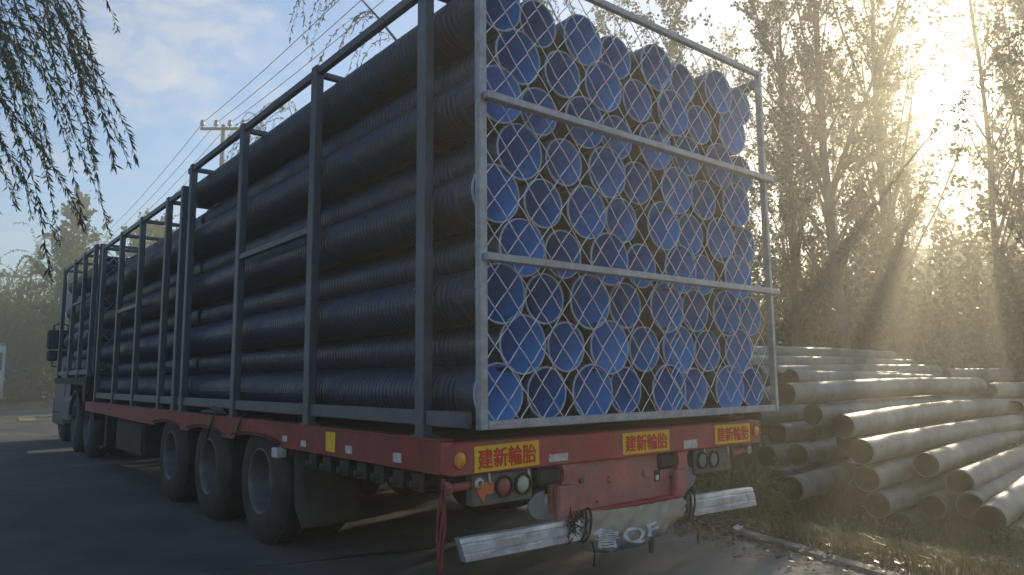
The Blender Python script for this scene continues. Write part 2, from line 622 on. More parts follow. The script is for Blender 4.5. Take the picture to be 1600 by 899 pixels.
# ------------------------------------------------------------------ ground, road, kerb
KERB = np.array([(-26, -60), (-12, -30), (0.9, -8), (2.9, -4), (4.15, 0), (4.72, 2.2), (5.02, 3.27), (5.27, 4.2), (5.5, 6), (5.7, 10), (5.8, 20),
                 (5.6, 30), (4.9, 39), (3.7, 51), (0.5, 62), (-7, 75), (-22, 90), (-50, 105)], dtype=float)


def kerb_x(y):
    return np.interp(y, KERB[:, 1], KERB[:, 0])


def smooth(a, b, x):
    t = np.clip((x - a) / (b - a), 0, 1)
    return t * t * (3 - 2 * t)


def ground_z(x, y):
    x = np.asarray(x, dtype=float)
    y = np.asarray(y, dtype=float)
    d = x - kerb_x(y)
    w = smooth(-14, -5, y) * (1 - smooth(18, 30, y))
    z = np.where(d < 0.05, -0.04, 0.01 - 0.33 * smooth(0.2, 2.0, d) * w)
    n = 0.03 * np.sin(x * 2.3 + y * 1.1) + 0.025 * np.sin(x * 1.2 - y * 2.9 + 1.0)
    return z + np.where(d > 0.3, n * smooth(0.3, 1.0, d), 0)


def build_ground():
    xs = np.unique(np.concatenate([np.linspace(-110, -4, 20), np.arange(-4, 16, 0.25), np.linspace(16, 110, 30)]))
    ys = np.unique(np.concatenate([np.linspace(-110, -4, 20), np.arange(-4, 14, 0.25), np.linspace(14, 60, 30), np.linspace(60, 110, 8)]))
    X, Y = np.meshgrid(xs, ys)
    Z = ground_z(X, Y)
    nx, ny = len(xs), len(ys)
    V = np.stack([X, Y, Z], -1).reshape(-1, 3)
    F = [(j * nx + i, j * nx + i + 1, (j + 1) * nx + i + 1, (j + 1) * nx + i) for j in range(ny - 1) for i in range(nx - 1)]
    b = MB()
    b.add(V, F, True)
    tag(b.build('ground', 'soil'), kind='structure')
    # road: strip along the kerb, 8.6 m wide
    pts = []
    tt = np.linspace(0, len(KERB) - 1, 160)
    kx = np.interp(tt, np.arange(len(KERB)), KERB[:, 0])
    ky = np.interp(tt, np.arange(len(KERB)), KERB[:, 1])
    P = np.stack([kx, ky], 1)
    T = np.gradient(P, axis=0)
    T /= np.linalg.norm(T, axis=1)[:, None]
    Nn = np.stack([-T[:, 1], T[:, 0]], 1)
    V, F = [], []
    m = 8
    for i in range(len(P)):
        for k in range(m + 1):
            q = P[i] + Nn[i] * 9.0 * k / m
            V.append((q[0], q[1], 0.0 + 0.02 * math.sin(math.pi * k / m)))
    for i in range(len(P) - 1):
        for k in range(m):
            a = i * (m + 1) + k
            F.append((a, a + 1, a + m + 2, a + m + 1))
    b = MB()
    b.add(V, [f[::-1] for f in F], True)
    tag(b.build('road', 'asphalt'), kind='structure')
    # yellow paint, worn
    b = MB()
    b.add([(2.75, 30.3, .03), (3.95, 30.9, .03), (3.9, 31.6, .03), (2.85, 31.2, .03)], [(0, 1, 2, 3)])
    b.add([(2.6, 28.0, .031), (3.02, 27.8, .031), (3.25, 30.25, .031), (2.77, 30.29, .031)], [(0, 1, 2, 3)])
    tag(b.build('road_marking', 'road_paint'), kind='structure')
    # kerb stones, partly buried, in a row along the verge
    kerb = empty('kerb', (0, 0, 0))
    tag(kerb, kind='structure')
    rng = np.random.default_rng(3)
    y = -3.0
    while y < 3.3:
        ln = 0.72
        x0, x1 = kerb_x(y), kerb_x(y + ln)
        a = math.atan2(-(x1 - x0), ln)
        b = MB()
        b.box(-0.065, 0.065, 0.006, ln / math.cos(a) - 0.006, -0.12, 0.035, bevel=0.018)
        o = b.build('kerb_stone', 'concrete', kerb, (x0 + 0.06, y, rng.uniform(-0.012, 0.006)))
        o.rotation_euler = (rng.normal() * .01, rng.normal() * 0.02, a + rng.normal() * .01)
        y += ln


build_ground()


def build_haze():
    b = MB()
    b.box(-114, 114, -114, 114, -2.0, 14.9)
    o = b.build('haze', 'soil')
    m = bpy.data.materials.new('haze_air')
    m.use_nodes = True
    t = m.node_tree
    t.nodes.clear()
    out = t.nodes.new('ShaderNodeOutputMaterial')
    v = t.nodes.new('ShaderNodeVolumePrincipled')
    v.inputs['Color'].default_value = (0.97, 0.94, 0.80, 1)
    v.inputs['Density'].default_value = HAZE_DENSITY
    v.inputs['Anisotropy'].default_value = HAZE_G
    t.links.new(v.outputs[0], out.inputs['Volume'])
    o.data.materials.clear()
    o.data.materials.append(m)
    tag(o, kind='stuff', label='thin sunlit haze filling the air around the trees')


if HAZE_DENSITY > 0:
    build_haze()

# ------------------------------------------------------------------ corrugated pipes on the trailer


def pipe_meshes(L, bell_near):
    """pipe along +Y from 0 to L; the near end (y=0) is the bell or the plain end"""
    ro, rg, rb = 0.150, 0.1415, 0.160
    pitch = 0.045
    prof = []
    y = 0.0
    if bell_near:
        prof += [(0.0, rb), (0.012, rb + 0.004), (0.03, rb), (0.13, rb), (0.17, ro)]
        y = 0.175
    else:
        prof += [(0.0, rg), (0.012, rg)]
        y = 0.014
    while y < L - 0.05:
        prof += [(y + 0.004, rg), (y + 0.012, ro), (y + 0.031, ro), (y + 0.041, rg)]
        y += pitch
    prof += [(L, rg)]
    sh = MB()
    sh.lathe(prof, sides=30, smooth=False)
    me1 = sh.mesh('pipe_shell')
    me1.materials.append(MATS['pipe_black'])
    ri = 0.133
    if bell_near:
        ip = [(0.0, rb - 0.008), (0.10, rb - 0.010), (0.15, ri), (L, ri)]
    else:
        ip = [(0.0, ri), (L * 0.5, ri), (L, ri)]
    ln = MB()
    ln.lathe(ip[::-1], sides=30)
    me2 = ln.mesh('inner_liner')
    me2.materials.append(MATS['liner_blue'])
    r0, r1 = (rb, rb - 0.008) if bell_near else (rg, ri)
    rm = MB()
    rm.lathe([(0.004, r0 - 0.004), (-0.003, r0 - 0.004), (-0.004, r0), (0.006, r0 + 0.002)], sides=30)
    rm.lathe([(0.003, r1), (-0.001, r1), (-0.001, r0 - 0.004)], sides=30)
    me3 = rm.mesh('rim')
    me3.materials.append(MATS['rim_grey'])
    return me1, me2, me3


def add_pipe(meshes, x, y, z, spin, label, group, rim=True):
    o = link('corrugated_pipe', meshes[0], None, (x, y, z))
    o.rotation_euler = (RNG.normal() * .0008, spin, RNG.normal() * .0008)
    tag(o, label, 'pipe', group)
    link('inner_liner', meshes[1], o)
    if rim:
        link('rim', meshes[2], o)
    return o


REAR_L = 5.27
P_BELL = pipe_meshes(REAR_L, True)
P_PLAIN = pipe_meshes(REAR_L, False)
ROW_Z = [1.165, 1.423, 1.682, 1.945, 2.222, 2.488, 2.765, 3.030, 3.300]
ROW_NAME = ['bottom row', 'second row up', 'third row up', 'fourth row up', 'middle row', 'fourth row down', 'third row down', 'second row down', 'top row']
row9 = [2.325 + 0.3350 * i for i in range(8)]
for r, z in enumerate(ROW_Z):
    if r == 8:
        xs = row9
    elif r % 2 == 0:
        xs = [2.312 + 0.3350 * i for i in range(8)]
    else:
        xs = [2.478 + 0.3350 * i for i in range(7)]
    for i, x in enumerate(xs):
        bell = (i + (0 if r % 2 == 0 else 0)) % 2 == 0
        y = (2.93 if bell else 2.965) + RNG.uniform(-0.02, 0.03)
        zz = z + RNG.uniform(-0.004, 0.004) - (0.02 * i / 7 if r > 3 else 0)
        kind = 'wide belled' if bell else 'narrow plain-ended'
        add_pipe(P_BELL if bell else P_PLAIN, x + RNG.uniform(-0.005, 0.005), y, zz, RNG.uniform(0, 6),
                 f'{kind} blue-lined pipe behind the mesh, {ROW_NAME[r]}, {ORD[i]} from the near post', 'blue-lined pipes in the rear cage')


def side_pipes(y0, L, zrows, where, group):
    pm = pipe_meshes(L, False)
    nr = len(zrows)
    for r, z in enumerate(zrows):
        xs = [2.312 + 0.3350 * i for i in range(8)] if r % 2 == 0 else [2.478 + 0.3350 * i for i in range(7)]
        if r < nr - 1:
            xs = [xs[0], xs[-1]]
        for i, x in enumerate(xs):
            nm = 'bottom' if r == 0 else ('top' if r == nr - 1 else ORD[r] + ' lowest')
            if i == 0:
                lab = f'dark ribbed pipe along the road side of {where}, {nm} of its column'
            elif i == len(xs) - 1 and r < nr - 1:
                lab = f'dark ribbed pipe along the tree side of {where}, {nm} of its column'
            else:
                lab = f'dark ribbed pipe in the top layer of {where}, {ORD[i]} from the road side'
            add_pipe(pm, x + RNG.uniform(-.01, .01), y0 + RNG.uniform(-0.01, 0.02), z + RNG.uniform(-.01, .01), RNG.uniform(0, 6), lab, group, rim=False)


side_pipes(8.30, 4.66, [1.165 + 0.266 * i for i in range(8)], 'the middle cage', 'dark pipes in the middle cage')
side_pipes(13.06, 3.4, [1.51 + 0.266 * i for i in range(7)], 'the front cage', 'dark pipes in the front cage')

# ------------------------------------------------------------------ cages
XL0, XL1 = 2.055, 2.118      # road-side posts
XR0, XR1 = 4.775, 4.838      # tree-side posts


def make_cage(y0, y1, posts, zb, zt, label, feet, braces=()):
    """posts: Y positions of the side posts"""
    c = empty('pipe_cage', ((XL0 + XR1) / 2, (y0 + y1) / 2, zb))
    ox, oy, oz = c.location
    tag(c, label, 'cage', 'steel pipe cages on the trailer')

    def bar(name, x0, x1, ya, yb, za, zb_, m='cage_steel', bev=0.006):
        b = MB()
        b.box(x0 - ox, x1 - ox, ya - oy, yb - oy, za - oz, zb_ - oz, bevel=bev)
        return b.build(name, m, c)
    for y in posts:
        bar('post', XL0, XL1, y - 0.042, y + 0.042, feet, zt)
        bar('post', XR0, XR1, y - 0.042, y + 0.042, feet, zt)
        bar('foot_plate', XL0 - 0.012, XL1 + 0.03, y - 0.065, y + 0.065, feet - 0.006, feet + 0.012)
        bar('top_crossbar', XL1 + 0.003, XR0 - 0.003, y - 0.022, y + 0.022, zt - 0.075, zt - 0.03)
    for (x0, x1) in ((XL0 + 0.012, XL1 - 0.006), (XR0 + 0.006, XR1 - 0.012)):
        ys = sorted(posts)
        for a, b_ in zip([y0 + 0.05] + ys, ys + [y1 - 0.0]):
            if b_ - a < 0.12:
                continue
            ea = 0.044 if a in ys else 0
            eb = 0.044 if b_ in ys else 0
            bar('top_rail', x0, x1, a + ea, b_ - eb, zt - 0.072, zt - 0.012)
            bar('bottom_rail', x0 + 0.004, x1 + 0.004, a + ea, b_ - eb, zb + 0.005, zb + 0.085)
    for (ya, yb, za, zb2) in braces:
        b = MB()
        ln = math.hypot(yb - ya, zb2 - za)
        b.box(XL0 + 0.006 - ox, XL1 - 0.012 - ox, (ya + yb) / 2 - ln / 2 - oy, (ya + yb) / 2 + ln / 2 - oy, (za + zb2) / 2 - 0.024 - oz, (za + zb2) / 2 + 0.024 - oz,
              rot=(math.atan2(zb2 - za, yb - ya), 0, 0), bevel=0.004)
        b.build('side_brace', 'cage_steel', c)
    return c, (ox, oy, oz)


def wire_mesh(name, z0, z1, pitch, r, flip):
    nseg = int(round((z1 - z0) / (pitch * 1.2)))
    pts = []
    sub = 6
    for k in range(nseg * sub + 1):
        t = k / sub
        ph = t % 2.0
        tri = ph if ph <= 1 else 2 - ph              # 0..1
        w = 0.5 - 0.5 * math.cos(math.pi * tri)
        x = (0.62 * tri + 0.38 * w) + 0.045 * math.sin(2 * math.pi * tri)
        x = (x - 0.5) * (pitch + 0.007)
        if flip:
            x = -x
        y = 0.004 * math.sin(math.pi * t * 1.0 + (math.pi / 2 if flip else 0))
        pts.append((x, y, z0 + (z1 - z0) * t / nseg))
    b = MB()
    b.tube(pts, r, sides=5, caps=False)
    me = b.mesh(name)
    me.materials.append(MATS['galv_wire'])
    return me


WP = 0.0785      # spacing of the woven wires


def rear_frame(c, off, x0, x1, y, zb, zt, mids, material, wires, wire_r):
    ox, oy, oz = off

    def bar(name, xa, xb, ya, yb, za, zb_):
        b = MB()
        b.box(xa - ox, xb - ox, ya - oy, yb - oy, za - oz, zb_ - oz, bevel=0.004)
        return b.build(name, material, c)
    bar('end_stile', x0, x0 + 0.048, y, y + 0.045, zb, zt)
    bar('end_stile', x1 - 0.034, x1, y, y + 0.045, zb, zt)
    bar('end_rail', x0 + 0.05, x1 - 0.036, y + 0.004, y + 0.040, zb, zb + 0.045)
    bar('end_rail', x0 + 0.05, x1 - 0.036, y + 0.004, y + 0.040, zt - 0.040, zt)
    for z in mids:
        bar('end_rail', x0 + 0.018, x1 + 0.025, y - 0.042, y - 0.003, z - 0.018, z + 0.022)
        bar('end_rail_flange', x0 + 0.05, x1 - 0.036, y + 0.001, y + 0.012, z - 0.018, z - 0.006)
    for panel in wires:
        xa, n, z0, z1, dy, ph = panel
        A = wire_mesh('mesh_wire', z0 - oz, z1 - oz, WP, wire_r, False)
        B = wire_mesh('mesh_wire', z0 - oz, z1 - oz, WP, wire_r, True)
        for i in range(n):
            o = link('mesh_wire', A if (i + ph) % 2 else B, c, (xa + WP * (i + 0.5) - ox, y + dy - oy + RNG.uniform(-.002, .002), 0))
            o.rotation_euler = (0, RNG.normal() * 0.0012, 0)


rear_cage, roff = make_cage(2.85, 7.95, [3.30, 4.75, 6.26, 7.80], 1.0, 3.50,
                            'grey steel cage with a wire mesh end at the rear of the trailer', 0.945, braces=[(4.80, 6.21, 2.30, 2.30)])
rear_frame(rear_cage, roff, 2.118, 4.775, 2.835, 0.998, 3.53, [1.848, 2.685], 'frame_steel',
           [(2.172, 20, 1.03, 3.51, 0.052, 0), (3.66, 14, 1.07, 3.51, 0.064, 1)], 0.0031)
mid_cage, moff = make_cage(8.10, 12.45, [8.10, 8.71, 9.97, 11.14, 12.41], 1.0, 3.33,
                           'lower dark steel cage in the middle of the trailer', 0.945, braces=[(10.02, 11.09, 2.20, 2.20)])
front_cage, foff = make_cage(12.98, 16.4, [13.14, 14.08, 15.08, 16.30], 1.36, 3.45,
                             'short steel cage over the gooseneck behind the cab', 1.325, braces=[(14.14, 15.02, 2.62, 2.62)])
rear_frame(front_cage, foff, 2.118, 4.775, 13.0, 1.36, 3.45, [3.10], 'cage_steel', [(2.172, 32, 1.42, 3.43, 0.052, 0)], 0.005)

# ------------------------------------------------------------------ trailer


def text_mesh(body, size, bold=0.0):
    cu = bpy.data.curves.new('lettering', 'FONT')
    cu.body = body
    cu.size = size
    cu.align_x = 'CENTER'
    cu.align_y = 'CENTER'
    cu.extrude = 0.0008
    cu.resolution_u = 3
    o = bpy.data.objects.new('lettering', cu)
    COL.objects.link(o)
    dg = bpy.context.evaluated_depsgraph_get()
    dg.update()
    me = bpy.data.meshes.new_from_object(o.evaluated_get(dg))
    bpy.data.objects.remove(o)
    if bold <= 0:
        return me
    # heavier strokes: the same outlines laid over one another, each a hair further out
    V = np.array([v.co[:] for v in me.vertices])
    F = [tuple(p.vertices) for p in me.polygons]
    vs, fs = [], []
    for k, (dx, dy) in enumerate(((0, 0), (1, 0), (-1, 0), (0, 1), (0, -1), (.7, .7), (-.7, .7), (.7, -.7), (-.7, -.7))):
        fs += [tuple(i + len(V) * k for i in f) for f in F]
        vs.append(V + np.array([dx * bold, dy * bold, 0.00012 * k]))
    m2 = bpy.data.meshes.new('lettering')
    m2.from_pydata(np.concatenate(vs).tolist(), [], fs)
    bpy.data.meshes.remove(me)
    return m2


def build_trailer():
    T = empty('flatbed_trailer', (3.36, 8.0, 0))
    tag(T, 'long dusty red flatbed trailer carrying three pipe cages', 'trailer')
    ox, oy, oz = T.location
    x0, x1, yr = 2.03, 4.70, 2.95
    zt, zb = 0.935, 0.775

    def part(name, b, m, parent=T, **kw):
        o = b.build(name, m, parent, **kw)
        if parent is T:
            o.location = (-ox, -oy, -oz)
        return o

    # deck: steel plates, each its own piece
    ys = [3.06, 4.7, 6.35, 8.0, 9.65, 11.3, 12.95]
    for a, b_ in zip(ys[:-1], ys[1:]):
        b = MB()
        b.box(x0 + 0.06, x1 - 0.06, a + 0.004, b_ - 0.004, 0.90, zt - 0.004)
        part('deck_plate', b, 'deck_steel')
    # rear beam with a folded top edge
    b = MB()
    b.box(x0, x1, yr, yr + 0.11, zb, zt, bevel=0.008)
    part('rear_beam', b, 'rear_red_lit')
    # side beams with arches over the wheels
    wy = [5.62, 6.90, 8.18]
    for sx, (xa, xb) in ((-1, (x0 + 0.004, x0 + 0.06)), (1, (x1 - 0.06, x1 - 0.004))):
        out = [(yr + 0.112, zt), (yr + 0.112, zb)]
        for w in wy:
            out.append((w - 0.56, zb - 0.0))
            for k in range(9):
                a = math.pi - math.pi * k / 8
                out.append((w + 0.50 * math.cos(a), zb + 0.055 * math.sin(a)))
            out.append((w + 0.56, zb))
        out += [(9.2, zb), (12.95, 0.81), (12.95, zt)]
        b = MB()
        b.prism(out, 'X', xa, xb)
        part('side_beam', b, 'side_red_shaded', recalc=True)
        b = MB()
        b.box(xa - 0.004, xb + 0.03, yr + 0.114, 12.95, zt - 0.0, zt + 0.012, bevel=0.003)
        part('edge_strip', b, 'side_red_shaded')
    # fender lips over the wheels on the road side
    for w in wy:
        pts = [(x0 - 0.012, w + 0.53 * math.cos(a), 0.785 + 0.065 * math.sin(a)) for a in np.linspace(0.35, math.pi - .1, 12)]
        b = MB()
        b.tube(pts, 0.007, sides=6)
        part('fender_lip', b, 'chassis_dark')
    # frame rails, cross members
    for xm in (2.86, 3.80):
        b = MB()
        b.prism([(3.0, 0.90), (3.0, 0.62), (4.6, 0.50), (11.8, 0.50), (13.0, 0.80), (13.2, 1.12), (16.1, 1.16), (16.1, 1.28), (13.0, 1.28), (12.7, 0.90)], 'X', xm, xm + 0.09)
        part('frame_rail', b, 'chassis_dark', recalc=True)
    for y in np.arange(3.6, 12.9, 1.05):
        b = MB()
        b.box(x0 + 0.07, 2.855, y, y + 0.07, 0.79, 0.897)
        b.box(2.955, 3.795, y, y + 0.07, 0.70, 0.897)
        b.box(3.895, x1 - 0.07, y, y + 0.07, 0.79, 0.897)
        part('cross_member', b, 'chassis_dark')
    # gooseneck deck and its side plate
    b = MB()
    b.box(2.06, 4.72, 12.99, 16.35, 1.283, 1.32, bevel=0.006)
    part('gooseneck_deck', b, 'deck_steel')
    b = MB()
    b.prism([(12.97, 0.95), (13.2, 0.95), (13.32, 1.20), (16.3, 1.22), (16.3, 1.318), (12.97, 1.318)], 'X', 2.03, 2.056)
    part('gooseneck_side', b, 'chassis_dark', recalc=True)
    b = MB()
    b.box(2.07, 4.69, 12.955, 12.985, 0.80, 1.31)
    part('gooseneck_wall', b, 'chassis_dark')
    # toolbox under the deck, landing leg
    b = MB()
    b.box(2.10, 2.60, 9.4, 10.9, 0.36, 0.765, bevel=0.02)
    tb = part('tool_box', b, 'chassis_dark')
    b = MB()
    b.box(2.085, 2.097, 9.45, 10.85, 0.40, 0.73, bevel=0.004)
    b.build('box_door', 'chassis_dark', tb)
    for xs in (2.22, 4.34):
        b = MB()
        b.box(xs, xs + 0.13, 12.25, 12.38, 0.30, 0.89, bevel=0.01)
        b.box(xs - 0.05, xs + 0.18, 12.20, 12.43, 0.26, 0.298, bevel=0.01)
        part('landing_leg', b, 'chassis_dark')

    # wheels: axles, dual tyres
    def wheel_set(cx, cy, out):
        r = 0.47
        w = empty('wheel', (cx - ox, cy - oy, r + 0.012))
        w.parent = T
        s = out
        for k, dx in enumerate((0.0, 0.33)):
            prof = [(0.012 + dx, 0.24), (0.004 + dx, 0.27), (0.0 + dx, 0.33), (0.014 + dx, 0.41), (0.04 + dx, 0.455), (0.075 + dx, 0.470), (0.215 + dx, 0.470), (0.25 + dx, 0.455), (0.27 + dx, 0.41), (0.28 + dx, 0.34), (0.28 + dx, 0.24)]
            b = MB()
            b.lathe([(s * (a), q) for a, q in prof], axis='X', sides=44)
            for gx in ((0.10, 0.145, 0.19) if k == 0 else ()):
                b.lathe([(s * (gx - .006), 0.4715), (s * gx, 0.4722), (s * (gx + .006), 0.4715)], axis='X', sides=44)
            # tread blocks
            for q in range(40 if k == 0 else 0):
                a = 2 * math.pi * q / 40
                for u0, u1 in ((0.062, 0.098), (0.192, 0.228)):
                    M = np.array([[1, 0, 0], [0, math.cos(a), -math.sin(a)], [0, math.sin(a), math.cos(a)]])
                    vs = np.array([(s * u, y_, z_) for u in (u0, u1) for y_ in (-0.024, 0.024) for z_ in (0.462, 0.478)]) @ M.T
                    b.add(vs, [(0, 1, 3, 2), (4, 6, 7, 5), (0, 4, 5, 1), (2, 3, 7, 6), (1, 5, 7, 3)])
            b.build('tyre', 'rubber', w, recalc=False)
        b = MB()
        b.lathe([(s * a, q) for a, q in [(0.012, 0.252), (0.004, 0.243), (0.012, 0.232), (0.05, 0.218), (0.145, 0.205), (0.170, 0.190), (0.175, 0.120), (0.175, 0.105), (0.125, 0.095), (0.11, 0.08), (0.108, 0.0)]], axis='X', sides=40)
        b.build('rim', 'wheel_rim', w)
        b = MB()
        for q in range(10):
            a = 2 * math.pi * q / 10
            b.lathe([(s * 0.174, 0.014), (s * 0.140, 0.014), (s * 0.137, 0.001)], axis='X', sides=6, center=(0, 0.15 * math.cos(a), 0.15 * math.sin(a)), smooth=False)
        b.build('wheel_nuts', 'chassis_dark', w)
        return w
    for w in wy:
        wheel_set(2.075, w, 1)
        wheel_set(4.655, w, -1)
        b = MB()
        b.tube([(2.5, w, 0.482), (4.2, w, 0.482)], 0.075, sides=14)
        b.tube([(2.98, w, 0.482), (3.03, w, 0.482)], 0.20, sides=18)
        part('axle', b, 'chassis_dark')
        for xm in (2.83, 3.77):
            b = MB()
            pts = [(xm + .05, w - 0.55, 0.50), (xm + .05, w - 0.25, 0.40), (xm + .05, w, 0.375), (xm + .05, w + 0.25, 0.40), (xm + .05, w + 0.55, 0.50)]
            b.tube(pts, 0.035, sides=8)
            part('leaf_spring', b, 'chassis_dark')
    # mud flaps behind the last wheels
    for xa, xb in ((2.07, 2.56), (4.15, 4.64)):
        b = MB()
        n = 8
        vs, fs = [], []
        for j in range(n + 1):
            t = j / n
            z = 0.76 - 0.52 * t
            for i in range(7):
                u = i / 6
                inset = 0.035 * smooth(0.75, 1.0, t) * (1 if u < .5 else -1) * abs(2 * u - 1)
                vs.append((xa + (xb - xa) * u + inset, 4.93 - 0.07 * t * t + 0.012 * math.sin(6 * u + 3 * t), z))
        for j in range(n):
            for i in range(6):
                a = j * 7 + i
                fs.append((a, a + 1, a + 8, a + 7))
        b.add(vs, fs, True)
        o = part('mud_flap', b, 'mud_flap')
        md = o.modifiers.new('thick', 'SOLIDIFY')
        md.thickness = 0.008
        b = MB()
        b.box(xa - 0.02, xb + 0.02, 4.94, 4.97, 0.72, 0.772)
        part('flap_bracket', b, 'chassis_dark')
    # strap winches under the road-side beam
    for y in (3.28, 3.48, 3.69, 3.90, 4.12, 4.36, 4.58):
        wn_ = empty('strap_winch', (2.10 - ox, y - oy, 0.725))
        wn_.parent = T
        b = MB()
        b.box(-0.06, -0.048, -0.055, 0.055, -0.055, 0.05, bevel=0.003)
        b.box(0.045, 0.057, -0.055, 0.055, -0.055, 0.05, bevel=0.003)
        b.box(-0.06, 0.057, -0.05, 0.05, 0.038, 0.05)
        b.build('bracket', 'chassis_dark', wn_)
        b = MB()
        b.lathe([(-0.10, 0.0), (-0.10, 0.022), (-0.047, 0.022), (-0.046, 0.034), (0.043, 0.034), (0.044, 0.015), (0.06, 0.015), (0.06, 0)], axis='X', sides=14, center=(0, 0, -0.018))
        b.build('drum', 'chassis_dark', wn_)
    # reflectors on the road-side beam
    for y, z, w, h, m in ((4.70, 0.825, 0.085, 0.040, 'sticker_white'), (4.04, 0.832, 0.085, 0.045, 'sticker_white'), (3.47, 0.828, 0.085, 0.050, 'sticker_white'),
                          (5.02, 0.84, 0.08, 0.04, 'sticker_white'), (4.29, 0.862, 0.13, 0.12, 'sticker_yellow')):
        b = MB()
        b.box(x0 - 0.0015, x0 + 0.002, y - w / 2, y + w / 2, z - h / 2, z + h / 2)
        part('reflector', b, m)
    b = MB()
    b.box(x0 - 0.03, x0 + 0.05, 5.09, 5.19, 0.70, 0.77, bevel=0.008)
    part('side_marker', b, 'sticker_white')
    # round lamps in the rear beam
    for x, z in ((2.078, 0.857), (4.650, 0.862)):
        lp = empty('marker_lamp', (x - ox, yr - oy, z))
        lp.parent = T
        b = MB()
        b.lathe([(-0.002, 0.050), (-0.010, 0.047), (-0.010, 0.040), (-0.001, 0.038)], sides=24)
        b.build('bezel', 'rear_red_lit', lp)
        b = MB()
        b.lathe([(-0.001, 0.038), (-0.006, 0.030), (-0.009, 0.015), (-0.010, 0.0005)], sides=24)
        b.build('lens', 'lamp_amber', lp)
    # yellow stickers with red characters
    tm = text_mesh('建新輪胎', 0.1, 0.0020)
    co = np.array([v.co[:] for v in tm.vertices])
    tw, th = np.ptp(co[:, 0]), np.ptp(co[:, 1])
    cxy = (co.max(0) + co.min(0)) / 2
    tm.materials.clear()
    tm.materials.append(MATS['sticker_text'])
    for xc, zc, w, h, rot in ((2.375, 0.852, 0.425, 0.128, -0.02), (3.46, 0.856, 0.43, 0.125, 0.0), (4.36, 0.857, 0.41, 0.125, 0.01)):
        b = MB()
        b.box(-w / 2, w / 2, -0.0015, 0.0025, -h / 2, h / 2)
        st = b.build('tyre_shop_sticker', 'sticker_yellow', T, (xc - ox, yr - 0.002 - oy, zc))
        st.rotation_euler = (0, rot, 0)
        lt = link('lettering', tm, st, (0, -0.003, 0))
        sx, sz = w * 0.90 / tw, h * 0.78 / th
        lt.rotation_euler = (math.pi / 2, 0, 0)
        lt.scale = (sx, sz, 1)
        lt.location = (-cxy[0] * sx, -0.003, -cxy[1] * sz)
    for xa, xb, za, zb_ in ((2.66, 2.80, 0.798, 0.838), (3.82, 3.96, 0.79, 0.842)):
        b = MB()
        b.box(xa, xb, yr - 0.003, yr + 0.001, za, zb_)
        part('reflector', b, 'sticker_white')
    # lamp boards below the beam
    for xa, xb, sgn in ((2.17, 2.56, 1), (3.95, 4.36, -1)):
        lb = empty('lamp_board', ((xa + xb) / 2 - ox, 2.985 - oy, 0.70))
        lb.parent = T
        w = (xb - xa) / 2
        b = MB()
        b.box(-w, w, -0.012, 0.05, -0.085, 0.072, bevel=0.006)
        b.build('board', 'lamp_plate', lb)
        for q in (-0.10, 0.16):
            b = MB()
            b.tube([(q, -0.02, 0.074), (q + 0.008, -0.02, 0.02)], 0.006, sides=6)
            b.build('hanger', 'sticker_white', lb)
        for dx, m in ((0.0 * sgn, 'lamp_red'), (0.125 * sgn, 'lamp_white')):
            b = MB()
            b.lathe([(-0.012, 0.056), (-0.03, 0.054), (-0.03, 0.047), (-0.018, 0.045)], sides=24, center=(dx, 0, 0.0))
            b.build('lamp_ring', 'plastic_black', lb)
            b = MB()
            b.lathe([(-0.014, 0.046), (-0.024, 0.036), (-0.028, 0.018), (-0.029, 0.0005)], sides=24, center=(dx, 0, 0.0))
            b.build('lamp_lens', m if sgn > 0 else 'grey_flap', lb)
        b = MB()
        b.prism([(-0.185 * sgn, 0.01), (-0.14 * sgn, 0.052), (-0.14 * sgn, 0.03), (-0.065 * sgn, 0.028), (-0.065 * sgn, -0.028), (-0.115 * sgn, -0.03), (-0.13 * sgn, -0.07)], 'Y', -0.016, -0.0125)
        b.build('arrow_reflector', 'arrow_orange' if sgn > 0 else 'lamp_plate', lb, recalc=True)
    for xa, xb in ((2.03, 2.19), (4.40, 4.56)):
        b = MB()
        b.tube([(xa, 3.0, 0.715), (xb, 3.0, 0.722)], 0.021, sides=14)
        b.tube([(xa - .004, 3.0, 0.715), (xa + 0.014, 3.0, 0.715)], 0.034, sides=14)
        part('roller', b, 'panel_red')
        b = MB()
        b.lathe([(a, 0.022 + 0.008 * math.cos(a * 300)) for a in np.linspace(-0.012, 0.012, 5)], sides=14, center=(xb + 0.01, 2.96, 0.73))
        part('roller_eye', b, 'sticker_white')
    # centre panel, brackets
    b = MB()
    b.box(2.70, 3.80, 2.985, 3.01, 0.515, 0.775)
    pan = part('centre_panel', b, 'panel_red')
    b = MB()
    b.box(2.78, 3.74, 2.93, 2.984, 0.500, 0.513, bevel=0.003)
    part('panel_lip', b, 'lip_red')
    for bx, bz, br in ((2.93, 0.675, 0.018), (3.47, 0.665, 0.022), (2.80, 0.60, 0.008), (3.72, 0.62, 0.008), (3.05, 0.545, 0.006), (3.16, 0.66, 0.02)):
        b = MB()
        b.lathe([(2.984, br), (2.972, br), (2.968, br * 0.75), (2.967, 0.0005)], sides=6 if br > 0.01 else 10, center=(bx, 0, bz), smooth=False)
        part('bolt', b, 'lamp_plate' if br < 0.02 else 'panel_red')
    b = MB()
    b.box(3.56, 3.615, 2.981, 2.984, 0.605, 0.675)
    part('data_plate', b, 'plastic_black')
    b = MB()
    b.box(3.573, 3.602, 2.9795, 2.9808, 0.615, 0.645)
    part('data_plate_print', b, 'sticker_white')
